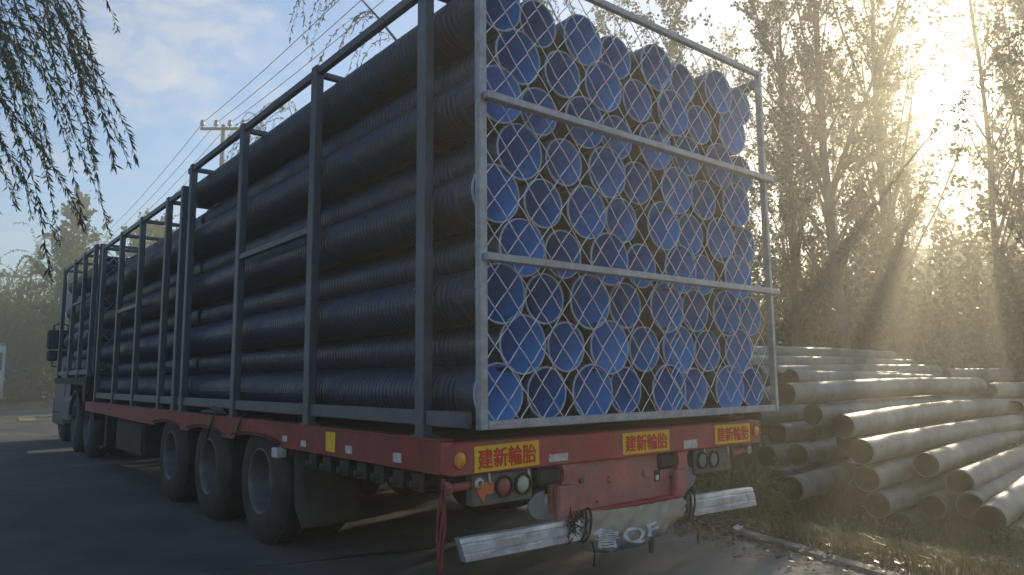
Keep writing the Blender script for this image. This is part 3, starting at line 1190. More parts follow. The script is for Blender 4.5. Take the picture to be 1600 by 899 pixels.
    for xa in (2.715, 3.715):
        b = MB()
        b.box(xa, xa + 0.115, 2.935, 2.983, 0.465, 0.665, bevel=0.012)
        part('bracket', b, 'panel_red')
        b = MB()
        out = [(xa + 0.045, 0.773), (xa + 0.165, 0.773), (xa + 0.145, 0.745), (xa + 0.145, 0.70), (xa + 0.165, 0.668), (xa + 0.045, 0.668), (xa + 0.062, 0.70), (xa + 0.062, 0.745)]
        b.prism(out, 'Y', 2.958, 2.980)
        part('gusset', b, 'panel_red', recalc=True)
        b = MB()
        b.box(xa - 0.12, xa + 0.042, 2.962, 3.04, 0.675, 0.773, bevel=0.015)
        part('rubber_buffer', b, 'rubber')
    for xc, zc, s in ((2.66, 0.57, -1), (3.87, 0.60, 1)):
        b = MB()
        out = [(xc, zc - 0.075), (xc, zc + 0.075)] + [(xc + s * 0.115 * math.sin(a), zc + 0.075 * math.cos(a)) for a in np.linspace(0.25, math.pi - .25, 9)]
        b.prism(out, 'Y', 2.99, 3.0)
        part('half_round_flap', b, 'grey_flap', recalc=True)
    # underride guard: two lengths of galvanised rail
    prof = [(-0.010, 0.0), (-0.014, 0.004), (-0.014, 0.030), (-0.009, 0.034), (-0.009, 0.040), (-0.016, 0.045), (-0.016, 0.082), (-0.010, 0.087), (-0.010, 0.092), (-0.014, 0.096), (-0.012, 0.115), (-0.008, 0.118), (0.030, 0.118), (0.030, 0.0)]
    for xa, xb, z0, z1, dz in ((2.02, 2.855, 0.388, 0.382, 0.0), (3.765, 4.45, 0.387, 0.372, 0.0)):
        b = MB()
        nseg = 10
        vs, fs = [], []
        rg = np.random.default_rng(int(xa * 100))
        for i in range(nseg + 1):
            t = i / nseg
            x = xa + (xb - xa) * t
            wob = rg.normal() * 0.0015 + rg.normal(size=len(prof)) * 0.0006
            for (py, pz), e in zip(prof, wob):
                sk = 0.04 * (1 - pz / 0.118) * (1 if i in (0, nseg) else 0)
                vs.append((x + (sk if i == 0 else sk * 1.0), 2.885 + py + e, z0 + (z1 - z0) * t + pz * (1.05 if xa > 3 else 0.95)))
        m = len(prof)
        for i in range(nseg):
            for k in range(m):
                l = (k + 1) % m
                fs.append((i * m + k, i * m + l, (i + 1) * m + l, (i + 1) * m + k))
        fs.append(tuple(range(m)))
        fs.append(tuple(nseg * m + k for k in range(m))[::-1])
        b.add(vs, fs)
        part('underride_bar', b, 'galv_bar', recalc=True)
    # hanging number plate banner, bulging, with white characters
    def surf(u, v):
        """u 0..1 across, v 0..1 down"""
        x = 2.845 + 0.86 * u + 0.02 * v * math.sin(u * 3)
        top = 0.528 - 0.018 * u - 0.012 * math.sin(math.pi * u)
        bot = 0.345 - 0.065 * math.sin(math.pi * min(1, (u * 0.95 + .05)) ** 0.75) + 0.055 * u * u
        z = top + (bot - top) * v
        y = 2.895 - 0.055 * math.sin(math.pi * (0.10 + 0.70 * v)) * (0.5 + 0.5 * math.sin(math.pi * u)) - 0.008 * math.sin(7 * u + 4 * v) - 0.007 * math.sin(23 * u - 9 * v) * v - 0.005 * math.sin(41 * u + 17 * v) - 0.004 * math.sin(13 * v + 31 * u * u)
        return x, y, z
    b = MB()
    nu, nv = 60, 24
    vs = [surf(i / nu, j / nv) for j in range(nv + 1) for i in range(nu + 1)]
    fs = [(j * (nu + 1) + i, j * (nu + 1) + i + 1, (j + 1) * (nu + 1) + i + 1, (j + 1) * (nu + 1) + i) for j in range(nv) for i in range(nu)]
    b.add(vs, fs, True)
    pl = part('number_banner', b, 'hanging_plate')
    md = pl.modifiers.new('thick', 'SOLIDIFY')
    md.thickness = 0.004
    md.offset = 0
    tx = text_mesh('鲁QF', 0.2, 0.0015)
    import bmesh
    bm = bmesh.new()
    bm.from_mesh(tx)
    for _ in range(2):
        bmesh.ops.subdivide_edges(bm, edges=[e for e in bm.edges if e.calc_length() > 0.02], cuts=1)
    bm.to_mesh(tx)
    bm.free()
    co = np.array([v.co[:] for v in tx.vertices])
    mn, mxx = co.min(0), co.max(0)
    for v in tx.vertices:
        a = (v.co.x - mn[0]) / (mxx[0] - mn[0])
        c = (v.co.y - mn[1]) / (mxx[1] - mn[1])
        x, y, z = surf(0.06 + 0.58 * a - 0.02 * c, 0.93 - 0.52 * c)
        v.co = (x, y - 0.0045 - v.co.z, z)
    tx.materials.clear()
    tx.materials.append(MATS['plate_text'])
    lt = link('lettering', tx, pl)
    # lashings round the bars
    for xc in (2.835, 3.745):
        for k in range(2):
            b = MB()
            pts = []
            x = xc + k * 0.022
            for a in np.linspace(0, 2 * math.pi, 18, endpoint=False):
                pts.append((x + 0.02 * math.sin(a) + 0.012 * k * math.cos(a), 2.885 - 0.030 * math.cos(a) - 0.004 * k, 0.455 + (0.080 + 0.006 * k) * math.sin(a)))
            b.tube(pts, 0.0065, sides=6, closed=True)
            part('lashing_rope', b, 'rope_black')
        b = MB()
        b.tube([(xc + .04, 2.85, 0.37), (xc + .05, 2.845, 0.31), (xc + .047, 2.85, 0.24)], 0.005, sides=5)
        part('rope_tail', b, 'rope_black')
    b = MB()
    b.box(3.385, 3.42, 2.88, 2.90, 0.225, 0.31, bevel=0.005)
    part('drop_link', b, 'plastic_black')
    # clump of wire at the bar's inner end
    rg = np.random.default_rng(4)
    b = MB()
    for k in range(16):
        p = np.array([2.74, 2.858, 0.475]) + rg.normal(size=3) * (0.03, 0.008, 0.025)
        pts = [p + rg.normal(size=3) * (0.03, 0.008, 0.03) for _ in range(4)]
        b.tube(pts, 0.0035, sides=4)
    part('wire_clump', b, 'chassis_dark')
    # red ribbon tied at the near corner
    b = MB()
    for k in range(3):
        pts = [(1.985 - 0.008 * k + 0.012 * math.sin(5 * t + k), 2.96 + 0.008 * math.cos(4 * t + 2 * k), 0.77 - 0.44 * t) for t in np.linspace(0, 1, 14)]
        b.tube(pts, [0.004 + 0.005 * math.sin(9 * t + k) ** 2 for t in np.linspace(0, 1, 14)], sides=6)
    part('ribbon', b, 'ribbon_red')
    # lashing straps and rope bundle on the deck edge
    for y in (5.9, 6.6):
        b = MB()
        b.tube([(2.05, y, 0.985), (2.022, y + 0.02, 0.93), (2.02, y + 0.10, 0.82), (2.03, y + 0.2, 0.73)], 0.008, sides=5)
        part('tie_rope', b, 'cable')
    b = MB()
    rg = np.random.default_rng(9)
    for k in range(6):
        p0 = np.array([2.045, 6.35 + 0.05 * k, 0.968])
        b.tube([p0, p0 + (0.0, 0.12, 0.03 + 0.02 * rg.random()), p0 + (0.01, 0.28, 0.01), p0 + (0.0, 0.42, 0.0)], 0.009, sides=5)
    part('rope_bundle', b, 'cable')


build_trailer()

# ------------------------------------------------------------------ tractor in front of the trailer


def build_tractor():
    T = empty('truck_tractor', (3.37, 16.5, 0))
    tag(T, 'dark blue truck cab with black mirrors pulling the trailer', 'truck')
    ox, oy, oz = T.location

    def part(name, b, m, parent=T, **kw):
        o = b.build(name, m, parent, **kw)
        if parent is T:
            o.location = (-ox, -oy, -oz)
        return o
    for xm in (2.95, 3.70):
        b = MB()
        b.box(xm, xm + 0.08, 13.0, 18.6, 0.78, 1.02)
        part('chassis_rail', b, 'chassis_dark')
    b = MB()
    b.prism([(16.75, 0.62), (18.70, 0.62), (18.84, 1.0), (18.80, 1.75), (18.45, 2.95), (18.10, 3.12), (16.85, 3.12), (16.75, 3.0)], 'X', 2.36, 4.58)
    part('cab', b, 'cab_blue', recalc=True)
    b = MB()
    b.prism([(17.45, 1.78), (18.62, 1.78), (18.33, 2.72), (17.45, 2.72)], 'X', 2.352, 2.358)
    part('side_window', b, 'glass_dark', recalc=True)
    b = MB()
    b.box(2.48, 4.46, 0, 0.012, 0, 1.15, bevel=0.004)
    o = part('windscreen', b, 'glass_dark')
    o.location = (-ox, 18.80 - oy, 1.80)
    o.rotation_euler = (R_(16.5), 0, 0)
    b = MB()
    b.box(2.352, 2.358, 17.38, 18.72, 0.95, 1.74)
    dr = part('door', b, 'cab_blue')
    b = MB()
    b.box(2.325, 2.350, 17.45, 17.62, 1.50, 1.54, bevel=0.006)
    b.build('handle', 'plastic_black', dr)
    b = MB()
    b.box(2.34, 2.80, 17.2, 18.72, 0.36, 0.60, bevel=0.03)
    part('step', b, 'plastic_black')
    b = MB()
    b.box(2.35, 4.60, 18.72, 18.93, 0.35, 0.95, bevel=0.05)
    part('bumper', b, 'cab_blue')
    # mirrors
    for s, xm in ((-1, 2.36), (1, 4.58)):
        mr = empty('wing_mirror', (xm + s * 0.14 - ox, 18.45 - oy, 1.95))
        mr.parent = T
        b = MB()
        b.box(-0.12, 0.12, -0.07, 0.07, 0.0, 0.42, bevel=0.04)
        b.build('mirror_housing', 'plastic_black', mr)
        b = MB()
        b.box(-0.11, 0.11, -0.07, 0.07, -0.25, -0.02, bevel=0.04)
        b.build('wide_angle_housing', 'plastic_black', mr)
        b = MB()
        b.tube([(0, 0, 0.42), (0, 0, 0.52), (-s * 0.08, -0.02, 0.56), (-s * 0.20, -0.05, 0.50)], 0.018, sides=8)
        b.build('mirror_arm', 'plastic_black', mr)
        b = MB()
        b.tube([(0, 0, -0.25), (0, 0, -0.36), (-s * 0.20, -0.05, -0.40)], 0.018, sides=8)
        b.build('mirror_arm', 'plastic_black', mr)
    # fuel tank, wheels, mudguards
    b = MB()
    b.box(2.22, 2.80, 15.75, 16.70, 0.45, 0.98, bevel=0.09)
    part('fuel_tank', b, 'wheel_rim')
    for y, dual in ((13.75, True), (15.05, True), (17.95, False)):
        for s, xc in ((1, 2.2 if dual else 2.38), (-1, 4.60)):
            w = empty('wheel', (xc - ox, y - oy, 0.512))
            w.parent = T
            b = MB()
            b.lathe([(s * a, q) for a, q in [(0, 0.30), (0.01, 0.37), (0.03, 0.45), (0.06, 0.495), (0.24, 0.50), (0.28, 0.47), (0.29, 0.30)]], axis='X', sides=40)
            b.build('tyre', 'rubber', w)
            b = MB()
            b.lathe([(s * a, q) for a, q in [(0.004, 0.305), (0.03, 0.285), (0.14, 0.265), (0.145, 0.16), (0.05, 0.13), (0.04, 0.0)]], axis='X', sides=32)
            b.build('rim', 'wheel_rim', w)
            if dual:
                b = MB()
                b.lathe([(s * (a + .33), q) for a, q in [(0, 0.30), (0.03, 0.45), (0.06, 0.495), (0.24, 0.50), (0.28, 0.47), (0.29, 0.30)]], axis='X', sides=32)
                b.build('tyre', 'rubber', w)
            b = MB()
            out = [(y + 0.60 * math.cos(a), 0.512 + 0.585 * math.sin(a)) for a in np.linspace(0.25, math.pi - .25, 12)]
            out += [(y + 0.575 * math.cos(a), 0.512 + 0.56 * math.sin(a)) for a in np.linspace(math.pi - .25, 0.25, 12)]
            xa, xb = (xc - 0.0, xc + 0.62) if s > 0 else (xc - 0.62, xc)
            b.prism(out, 'X', xa, xb)
            part('mudguard', b, 'plastic_black', recalc=True)


build_tractor()


def build_far_truck():
    T = empty('oncoming_truck', (2.55, 50.5, 0.0), R_(-4))
    tag(T, 'white truck cab coming round the bend at the frame edge', 'truck')
    b = MB()
    b.prism([(0.0, 0.55), (0.0, 1.1), (0.10, 1.9), (0.35, 3.0), (0.7, 3.35), (2.2, 3.35), (2.2, 0.55)], 'X', -1.25, 1.25)
    b.build('cab', 'cab_white', T, recalc=True)
    b = MB()
    b.box(-1.1, 1.1, 0, 0.02, 0, 1.05, bevel=0.005)
    o = b.build('windscreen', 'glass_dark', T, (0, 0.065, 1.93))
    o.rotation_euler = (R_(-13), 0, 0)
    b = MB()
    b.box(-1.27, 1.27, -0.12, 0.25, 0.35, 0.85, bevel=0.06)
    b.build('bumper', 'cab_white', T)
    b = MB()
    b.box(-0.85, 0.85, -0.03, 0.0, 1.0, 1.55, bevel=0.01)
    b.build('grille', 'plastic_black', T)
    for s in (-1, 1):
        b = MB()
        b.box(s * 0.95 - 0.2, s * 0.95 + 0.2, -0.135, -0.121, 0.55, 0.75, bevel=0.004)
        b.build('headlight', 'lamp_white', T)
        m = empty('wing_mirror', (s * 1.62, 0.15, 1.95))
        m.parent = T
        b = MB()
        b.box(-0.14, 0.14, -0.08, 0.08, 0, 0.75, bevel=0.04)
        b.build('mirror_housing', 'plastic_black', m)
        b = MB()
        b.tube([(0, 0, 0.75), (-s * 0.1, 0, 0.85), (-s * 0.40, 0, 0.82)], 0.025, sides=6)
        b.build('mirror_arm', 'plastic_black', m)
        for y in (0.9, 3.6):
            w = empty('wheel', (s * 1.2, y, 0.5))
            w.parent = T
            b = MB()
            b.lathe([(-s * a, q) for a, q in [(0, 0.0), (0, 0.28), (0.01, 0.45), (0.05, 0.5), (0.25, 0.5), (0.3, 0.45)]], axis='X', sides=24)
            b.build('tyre', 'rubber', w)
    b = MB()
    b.box(-1.25, 1.25, 2.4, 9.0, 0.85, 3.6, bevel=0.03)
    b.build('box_body', 'cab_white', T)


build_far_truck()

# ------------------------------------------------------------------ pipe pile on the verge


def pile_pipe(end, az, L, tilt, sag, bow, r, label, group='black pipes in the roadside pile'):
    """open pipe from its near end, heading az (deg clockwise from +Y)"""
    o = empty('plastic_pipe', end)
    a = R_(az)
    dx, dy = math.sin(a), math.cos(a)
    nseg, sides = 26, 26
    ang = np.linspace(0, 2 * math.pi, sides, endpoint=False)

    def ring(t, rad):
        s = t * L
        c = np.array([dx * s - dy * bow * math.sin(math.pi * t), dy * s + dx * bow * math.sin(math.pi * t), tilt * s + sag * math.sin(math.pi * t) ])
        return c + rad * (np.cos(ang)[:, None] * np.array([-dy, dx, 0]) + np.sin(ang)[:, None] * np.array([0, 0, 1.0]))

    def sheet(name, rad, flip, material):
        V = np.concatenate([ring(i / nseg, rad) for i in range(nseg + 1)])
        b = MB()
        F = []
        for i in range(nseg):
            for k in range(sides):
                l = (k + 1) % sides
                q = (i * sides + k, i * sides + l, (i + 1) * sides + l, (i + 1) * sides + k)
                F.append(q[::-1] if flip else q)
        b.add(V, F, True)
        ob = b.build(name, material, o)
        me = ob.data
        uv = me.uv_layers.new(name='UVMap')
        li = np.empty(len(me.loops), dtype=np.int32)
        me.loops.foreach_get('vertex_index', li)
        pi = np.repeat(np.arange(len(me.polygons)), 4)
        kk = li % sides
        seam = (pi % sides == sides - 1) & (kk == 0)
        u = np.where(seam, 1.0, kk / sides)
        v = (li // sides) / nseg * L
        uv.data.foreach_set('uv', np.stack([u, v], 1).reshape(-1).astype(np.float32))
        return ob
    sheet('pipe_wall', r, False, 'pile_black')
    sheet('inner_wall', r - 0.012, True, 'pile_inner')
    for t in (0.0, 1.0):
        V = np.concatenate([ring(t, r - 0.012), ring(t, r)])
        b = MB()
        b.add(V, [(k, (k + 1) % sides, sides + (k + 1) % sides, sides + k) for k in range(sides)])
        b.build('cut_end', 'pile_black', o)
    tag(o, label, 'pipe', group)
    return o


PR = 0.125
PILE = [
    # end (x,y,z), azimuth, length, tilt, sag, bow, label
    ((7.61, 4.43, 1.04), 93.0, 5.1, 0.004, 0.045, 0.0, 'long straight grey-lit pipe on top, its open end beside the cage post'),
    ((8.08, 4.38, 0.79), 92.0, 5.6, 0.004, 0.03, 0.0, 'pipe just under the top straight pipe, bending slightly'),
    ((7.41, 3.70, 0.72), 87.2, 6.2, 0.0, 0.09, 0.0, 'arched pipe with bright glinting top, third from the top of the slope'),
    ((7.18, 3.42, 0.50), 86.4, 6.2, 0.0, 0.05, 0.0, 'arched pipe directly below the brightest arched one'),
    ((8.11, 3.20, 0.32), 82.5, 6.2, 0.0, 0.02, 0.0, 'ribbed pipe whose open end juts out mid-slope, brightest on top'),
    ((8.19, 2.92, 0.16), 83.0, 6.2, 0.0, 0.0, 0.0, 'ribbed pipe below the jutting mid-slope pipe, brown inside'),
    ((7.24, 3.41, 0.24), 84.0, 5.0, 0.0, 0.01, 0.0, 'pipe in the shade left of the jutting mid-slope pipe'),
    ((7.31, 3.36, -0.01), 86.5, 5.0, 0.0, 0.0, 0.0, 'lower bluish pipe end just above the dark hollow'),
    ((7.94, 3.10, -0.07), 86.0, 5.0, 0.0, 0.0, 0.0, 'short-looking pipe end with a scuffed mouth low in the pile'),
    ((7.96, 2.77, -0.02), 82.3, 5.0, 0.0, 0.0, 0.0, 'pipe squeezed behind the nearest bright ribbed pipe'),
    ((7.35, 2.41, -0.02), 81.6, 5.2, 0.0, 0.02, 0.0, 'nearest bright ribbed pipe with a large dark mouth'),
    ((8.01, 2.74, -0.275), 83.6, 5.0, 0.0, 0.0, 0.0, 'pipe end half sunk in grass under the nearest bright pipe'),
    ((7.80, 2.35, -0.25), 83.8, 5.0, 0.0, 0.0, 0.0, 'lowest pipe at the picture corner lying in grass'),
    ((8.75, 3.05, -0.27), 84.7, 5.0, 0.0, 0.0, 0.0, 'dark small-looking pipe end tucked behind the sunk one'),
    ((6.67, 3.88, 0.15), 85.0, 5.0, 0.0, 0.0, 0.0, 'dark pipe end sticking out over the weeds by the white guard rail'),
    ((7.38, 4.20, 0.39), 85.0, 5.0, 0.0, 0.0, 0.0, 'shaded pipe end above the one over the weeds'),
    ((8.25, 4.47, 0.36), 85.0, 5.0, 0.0, 0.0, 0.0, 'shaded pipe end set back right of the shaded pair'),
    ((7.68, 4.76, 0.32), 89.0, 5.0, 0.0, 0.0, 0.0, 'dim pipe end beside the trailer rear lamp'),
    ((8.75, 5.02, 1.20), 89.0, 4.6, -0.018, 0.0, 0.0, 'upper pipe with dark mouth right of the cage, sloping down away'),
    ((9.6, 5.10, 0.98), 88.0, 5.0, 0.0, 0.0, 0.0, 'thin bright strip of pipe above the top straight pipe'),
    ((9.4, 6.53, 1.58), 92.5, 5.4, -0.002, 0.06, 0.0, 'highest pipe at the back, curving down at its far end'),
    ((9.6, 6.22, 1.43), 94.0, 5.0, -0.006, 0.03, 0.0, 'second highest back pipe, ribbed, below the curved one'),
    ((9.2, 5.80, 1.27), 94.5, 5.2, 0.004, 0.02, 0.0, 'thick back pipe ending in a dark mouth before the hazy trees'),
    ((14.4, 5.24, 1.22), 92.0, 5.0, 0.002, 0.0, 0.0, 'far pipe running out of frame behind the thick back pipe'),
    ((12.75, 4.05, 0.98), 88.0, 5.0, 0.0, 0.0, 0.0, 'far pipe running out of frame behind the straight top pipe'),
    ((7.9, 5.35, 0.98), 90.0, 5.0, 0.0, 0.0, 0.0, 'pipe seen through the mesh behind the right post, upper'),
    ((8.0, 5.10, 0.74), 90.0, 5.0, 0.0, 0.0, 0.0, 'pipe seen through the mesh behind the right post, middle'),
    ((8.1, 4.85, 0.55), 90.0, 5.0, 0.0, 0.0, 0.0, 'dim pipe under the pair seen through the mesh'),
    ((8.0, 3.95, 0.52), 87.0, 5.0, 0.0, 0.0, 0.0, 'shadowed pipe in the hollow behind the arched pipes'),
    ((7.9, 3.70, 0.32), 87.0, 5.0, 0.0, 0.0, 0.0, 'shadowed pipe in the hollow, lower one'),
    ((7.6, 3.68, 0.05), 87.0, 5.0, 0.0, 0.0, 0.0, 'dark pipe deep in the hollow near the ground'),
    ((7.5, 3.60, -0.20), 87.0, 5.0, 0.0, 0.0, 0.0, 'dark pipe on the ground under the hollow'),
    ((7.7, 3.32, -0.26), 86.0, 5.0, 0.0, 0.0, 0.0, 'dark pipe on the ground below the bluish pipe end'),
    ((7.3, 4.15, 0.12), 86.0, 5.0, 0.0, 0.0, 0.0, 'dark bottom pipe behind the weeds'),
    ((7.4, 4.45, 0.10), 86.0, 5.0, 0.0, 0.0, 0.0, 'dark bottom pipe below the dim pipe end'),
    ((9.0, 4.75, 0.80), 90.0, 5.0, 0.0, 0.0, 0.0, 'hidden-looking pipe between the straight pipes, thin lit edge'),
    ((9.2, 5.45, 1.18), 91.0, 5.0, 0.0, 0.0, 0.0, 'pipe under the thick back pipe with a pale lit edge'),
]
for e, az, L, ti, sg, bw, lab in PILE:
    pile_pipe(e, az, L, ti, sg * 0.55, bw, PR, lab)

# the stack that carries the far pipes; only its outer pipes
for r in range(6):
    n = 7 if r % 2 == 0 else 6
    for k in range(n):
        if r == 5 and k < 2:
            continue
        if 0 < k < n - 1 and r < 4:
            continue
        y = 3.80 + 0.255 * k + (0.1275 if r % 2 else 0)
        pile_pipe((13.05 + 0.12 * ((k * 7 + r * 3) % 4), y, -0.17 + 0.221 * r), 90.0, 4.9, 0, 0, 0, PR,
                  f'pipe of the far stack, {ORD[r]} layer up, {ORD[k]} from the kerb side',
                  'black pipes in the far stack')

# ------------------------------------------------------------------ power line


def build_power():
    ax, ay, az = 10.0, 32.95, 12.85
    cdir = np.array([0.79, -0.61, 0])

    def pole(x, y, h, label):
        p = empty('utility_pole', (x, y, 0))
        tag(p, label, 'utility pole', 'power poles along the road')
        b = MB()
        b.tube([(0, 0, -0.2), (0, 0, h * .5), (0, 0, h)], [0.17, 0.13, 0.095], sides=16)
        b.build('pole', 'pole_concrete', p)
        b = MB()
        b.box(-1.0, 1.0, -0.14, -0.06, h - 0.28, h - 0.16, bevel=0.01)
        arm = b.build('crossarm', 'chassis_dark', p)
        arm.rotation_euler = (0, 0, math.atan2(cdir[1], cdir[0]))
        b = MB()
        b.tube([(0.55, -0.1, h - 0.28), (0.05, -0.12, h - 0.95)], 0.02, sides=6)
        br = b.build('arm_brace', 'cage_steel', p)
        br.rotation_euler = arm.rotation_euler
        for t in (-0.92, -0.30, 0.32, 0.90):
            b = MB()
            b.lathe([(0, 0.04), (0.08, 0.04), (0.10, 0.11), (0.15, 0.08), (0.18, 0.11), (0.24, 0.07), (0.28, 0.09), (0.36, 0.04), (0.38, 0.0)], axis='Z', sides=12, center=(t, -0.1, h - 0.16))
            ins = b.build('insulator', 'insulator', p)
            ins.rotation_euler = arm.rotation_euler
        return p
    pole(ax, ay, az, 'concrete power pole with crossarm rising behind the cages')
    pole(11.0, 80.0, 12.6, 'far concrete power pole beyond the willows, second along the line')
    ts = (-0.92, -0.30, 0.32, 0.90)
    names = ['first from the road', 'second from the road', 'third from the road', 'fourth from the road']
    nearx = (7.0, 7.55, 8.1, 8.55)
    for t, nm, nx in zip(ts, names, nearx):
        A = np.array([ax, ay, az + 0.12]) + cdir * t
        Bf = np.array([11.0, 80.0, 12.7]) + cdir * t
        Cn = np.array([nx, -18.0, 13.2])
        pts = []
        for P, Q, sag in ((Cn, A, 1.15), (A, Bf, 0.9)):
            for k in range(25):
                u = k / 24
                if pts and k == 0:
                    continue
                q = P + (Q - P) * u
                q[2] -= sag * 4 * u * (1 - u)
                pts.append(q)
        b = MB()
        b.tube(pts, 0.016, sides=5, caps=False)
        tag(b.build('power_cable', 'cable'), f'black overhead power cable, {nm}', 'cable', 'overhead cables')
    # H-frame pole far away on the left
    p = empty('utility_pole', (4.9, 72.5, 0))
    tag(p, 'distant double pole with two crossarms above the willows', 'utility pole')
    for s in (-1, 1):
        b = MB()
        b.tube([(s * 0.35, 0, -0.2), (s * 0.35, 0, 10.3 if s > 0 else 9.6)], [0.17, 0.13], sides=10)
        b.build('pole', 'pole_concrete', p)
    for z in (10.0, 8.2):
        b = MB()
        b.box(-1.7, 1.7, -0.25, -0.15, z - 0.08, z + 0.08)
        b.build('crossarm', 'cage_steel', p)


build_power()

# ------------------------------------------------------------------ trees


def branch_path(p0, d0, L, n, lift, wob, rng):
    pts = [np.array(p0, float)]
    d = np.array(d0, float)
    d /= np.linalg.norm(d)
    for i in range(n):
        d = d + np.array([0, 0, lift / n]) + rng.normal(size=3) * wob
        d /= np.linalg.norm(d)
        pts.append(pts[-1] + d * L / n)
    return pts


def poplar_meshes(seed, H, r0, nb, fork=None, leaf=0.048, nleaf=4200, low=0.22, leafmat='poplar_leaf'):
    rng = np.random.default_rng(seed)
    wood = MB()
    n = 16
    tp = []
    wx, wy = rng.normal(size=2) * 0.25
    for i in range(n + 1):
        t = i / n
        tp.append(np.array([wx * math.sin(2.2 * t) + 0.05 * rng.normal() * t, wy * math.sin(2.6 * t) + 0.05 * rng.normal() * t, H * t - (0.5 if i == 0 else 0)]))
    tr = [r0 * (1 - 0.90 * (i / n) ** 1.5) * (1.25 if i == 0 else 1) for i in range(n + 1)]
    wood.tube(tp, tr, sides=9)
    anchors = []

    def at_trunk(t):
        f = t * n
        i = min(n - 1, int(f))
        return tp[i] + (tp[i + 1] - tp[i]) * (f - i), tr[i]
    specs = []
    for k in range(nb):
        t = low + (0.97 - low) * (k + rng.random() * .8) / nb
        specs.append((t, rng.uniform(0, 2 * math.pi), rng.uniform(0.38, 0.72), (0.42 * H * (1 - t) ** 0.8 * rng.uniform(.45, 1.0) + 0.5), 0.40))
    if fork:
        for (t, a, lf) in fork:
            specs.append((t, a, 0.30, lf, 0.62))
    for (t, a, inc, bl, rf) in specs:
        p, r = at_trunk(t)
        d = (math.cos(a) * math.sin(inc), math.sin(a) * math.sin(inc), math.cos(inc))
        pth = branch_path(p, d, bl, 6, 0.25, 0.06, rng)
        rr = max(0.008, r * rf)
        wood.tube(pth, [rr * (1 - 0.85 * i / 6) for i in range(7)], sides=5, caps=False)
        nt = 3 + int(bl * 1.5)
        for j in range(nt):
            f = rng.uniform(0.25, 1.0) * 6
            i = min(5, int(f))
            q = pth[i] + (pth[i + 1] - pth[i]) * (f - i)
            dd = pth[i + 1] - pth[i]
            dd /= np.linalg.norm(dd)
            dd = dd + rng.normal(size=3) * 0.55
            tl = rng.uniform(0.35, 0.95)
            tw = branch_path(q, dd, tl, 3, 0.2, 0.12, rng)
            wood.tube(tw, [0.007, 0.006, 0.005, 0.003], sides=3, caps=False)
            anchors += [(tw[0], tw[1]), (tw[1], tw[2]), (tw[2], tw[3]), (tw[1], tw[3])]
        anchors.append((pth[4], pth[6]))
    me_w = wood.mesh('trunk')
    me_w.materials.append(MATS['bark'])
    A = np.array([a for a, b in anchors])
    B = np.array([b for a, b in anchors])
    # clumpy: some twigs carry many leaves, others few
    wgt = rng.random(len(A)) ** 2.4
    wgt /= wgt.sum()
    idx = rng.choice(len(A), nleaf, p=wgt)
    u = rng.random((nleaf, 1))
    C = A[idx] + (B[idx] - A[idx]) * u + rng.normal(size=(nleaf, 3)) * 0.06
    d = rand_dirs(nleaf, rng)
    d[:, 2] -= 0.5
    d /= np.linalg.norm(d, axis=1)[:, None]
    e = np.cross(d, rand_dirs(nleaf, rng))
    e /= np.linalg.norm(e, axis=1)[:, None] + 1e-9
    s = leaf * rng.uniform(0.6, 1.25, (nleaf, 1))
    me_l = leaves_mesh('crown', C, d * s, e * s * 0.8, leafmat)
    return me_w, me_l


def place_tree(name, meshes, loc, rz, scale, label, cat='tree', group=None):
    t = empty(name, loc, rz)
    t.scale = (scale, scale, scale)
    link('trunk', meshes[0], t)
    link('crown', meshes[1], t)
    tag(t, label, cat, group)
    return t


def gz(x, y):
    return float(ground_z(x, y))


POP = [poplar_meshes(11, 13.4, 0.125, 40, fork=[(0.405, 2.45, 6.8), (0.41, 5.5, 6.0), (0.60, 0.8, 4.0)], nleaf=6000),
       poplar_meshes(12, 13.4, 0.115, 40, fork=[(0.53, 2.1, 5.5), (0.36, 5.4, 5.0), (0.62, 5.0, 4.5)], nleaf=5500),
       poplar_meshes(13, 13.2, 0.085, 44, nleaf=5600, low=0.18),
       poplar_meshes(14, 12.8, 0.075, 44, nleaf=5800, low=0.15),
       poplar_meshes(15, 12.2, 0.070, 50, nleaf=7000, low=0.12)]
POP.append(poplar_meshes(16, 13.2, 0.085, 36, nleaf=1500, low=0.2))
front = [
    (0, (16.05, 7.71), 0.0, 1.0, 'thick forked poplar right of the cage, splitting low into two stems'),
    (1, (18.07, 7.36), 0.4, 1.0, 'thick pale-lit poplar just left of the sun'),
    (2, (15.94, 9.10), 1.3, 1.0, 'slender poplar nearest the cage corner'),
    (3, (19.07, 10.45), 2.4, 1.0, 'thin poplar between the cage corner and the forked poplar'),
    (5, (19.2, 5.85), 3.1, 1.0, 'slender poplar right of the sun disc'),
    (3, (23.6, 6.3), 4.6, 1.0, 'thin leafy poplar near the right picture edge'),
    (4, (18.6, 4.7), 0.9, 0.97, 'bushy poplar cut by the right picture edge'),
    (4, (15.43, 11.4), 5.2, 1.0, 'leafy poplar seen through the upper mesh, nearer the corner'),
    (3, (15.2, 13.6), 1.9, 1.0, 'leafy poplar seen above the middle of the mesh'),
    (4, (14.2, 15.8), 3.6, 0.98, 'leafy poplar above the left part of the mesh'),
]
for k, (x, y), rz, s, lab in front:
    place_tree('poplar_tree', POP[k], (x, y, gz(x, y)), rz, s, lab, 'poplar', 'front row of poplars')
rb = np.random.default_rng(5)
ORD.append('eleventh')
back_xy = [(23.4, 13.0), (26.9, 12.2), (29.4, 11.8), (24.4, 10.4), (21.5, 14.5), (27.0, 5.2), (24.0, 17.0), (19.5, 18.5), (22.5, 20.5), (18.5, 15.6), (31.0, 5.6)]
back_xy.sort(key=lambda p: math.atan2(p[0], p[1]))
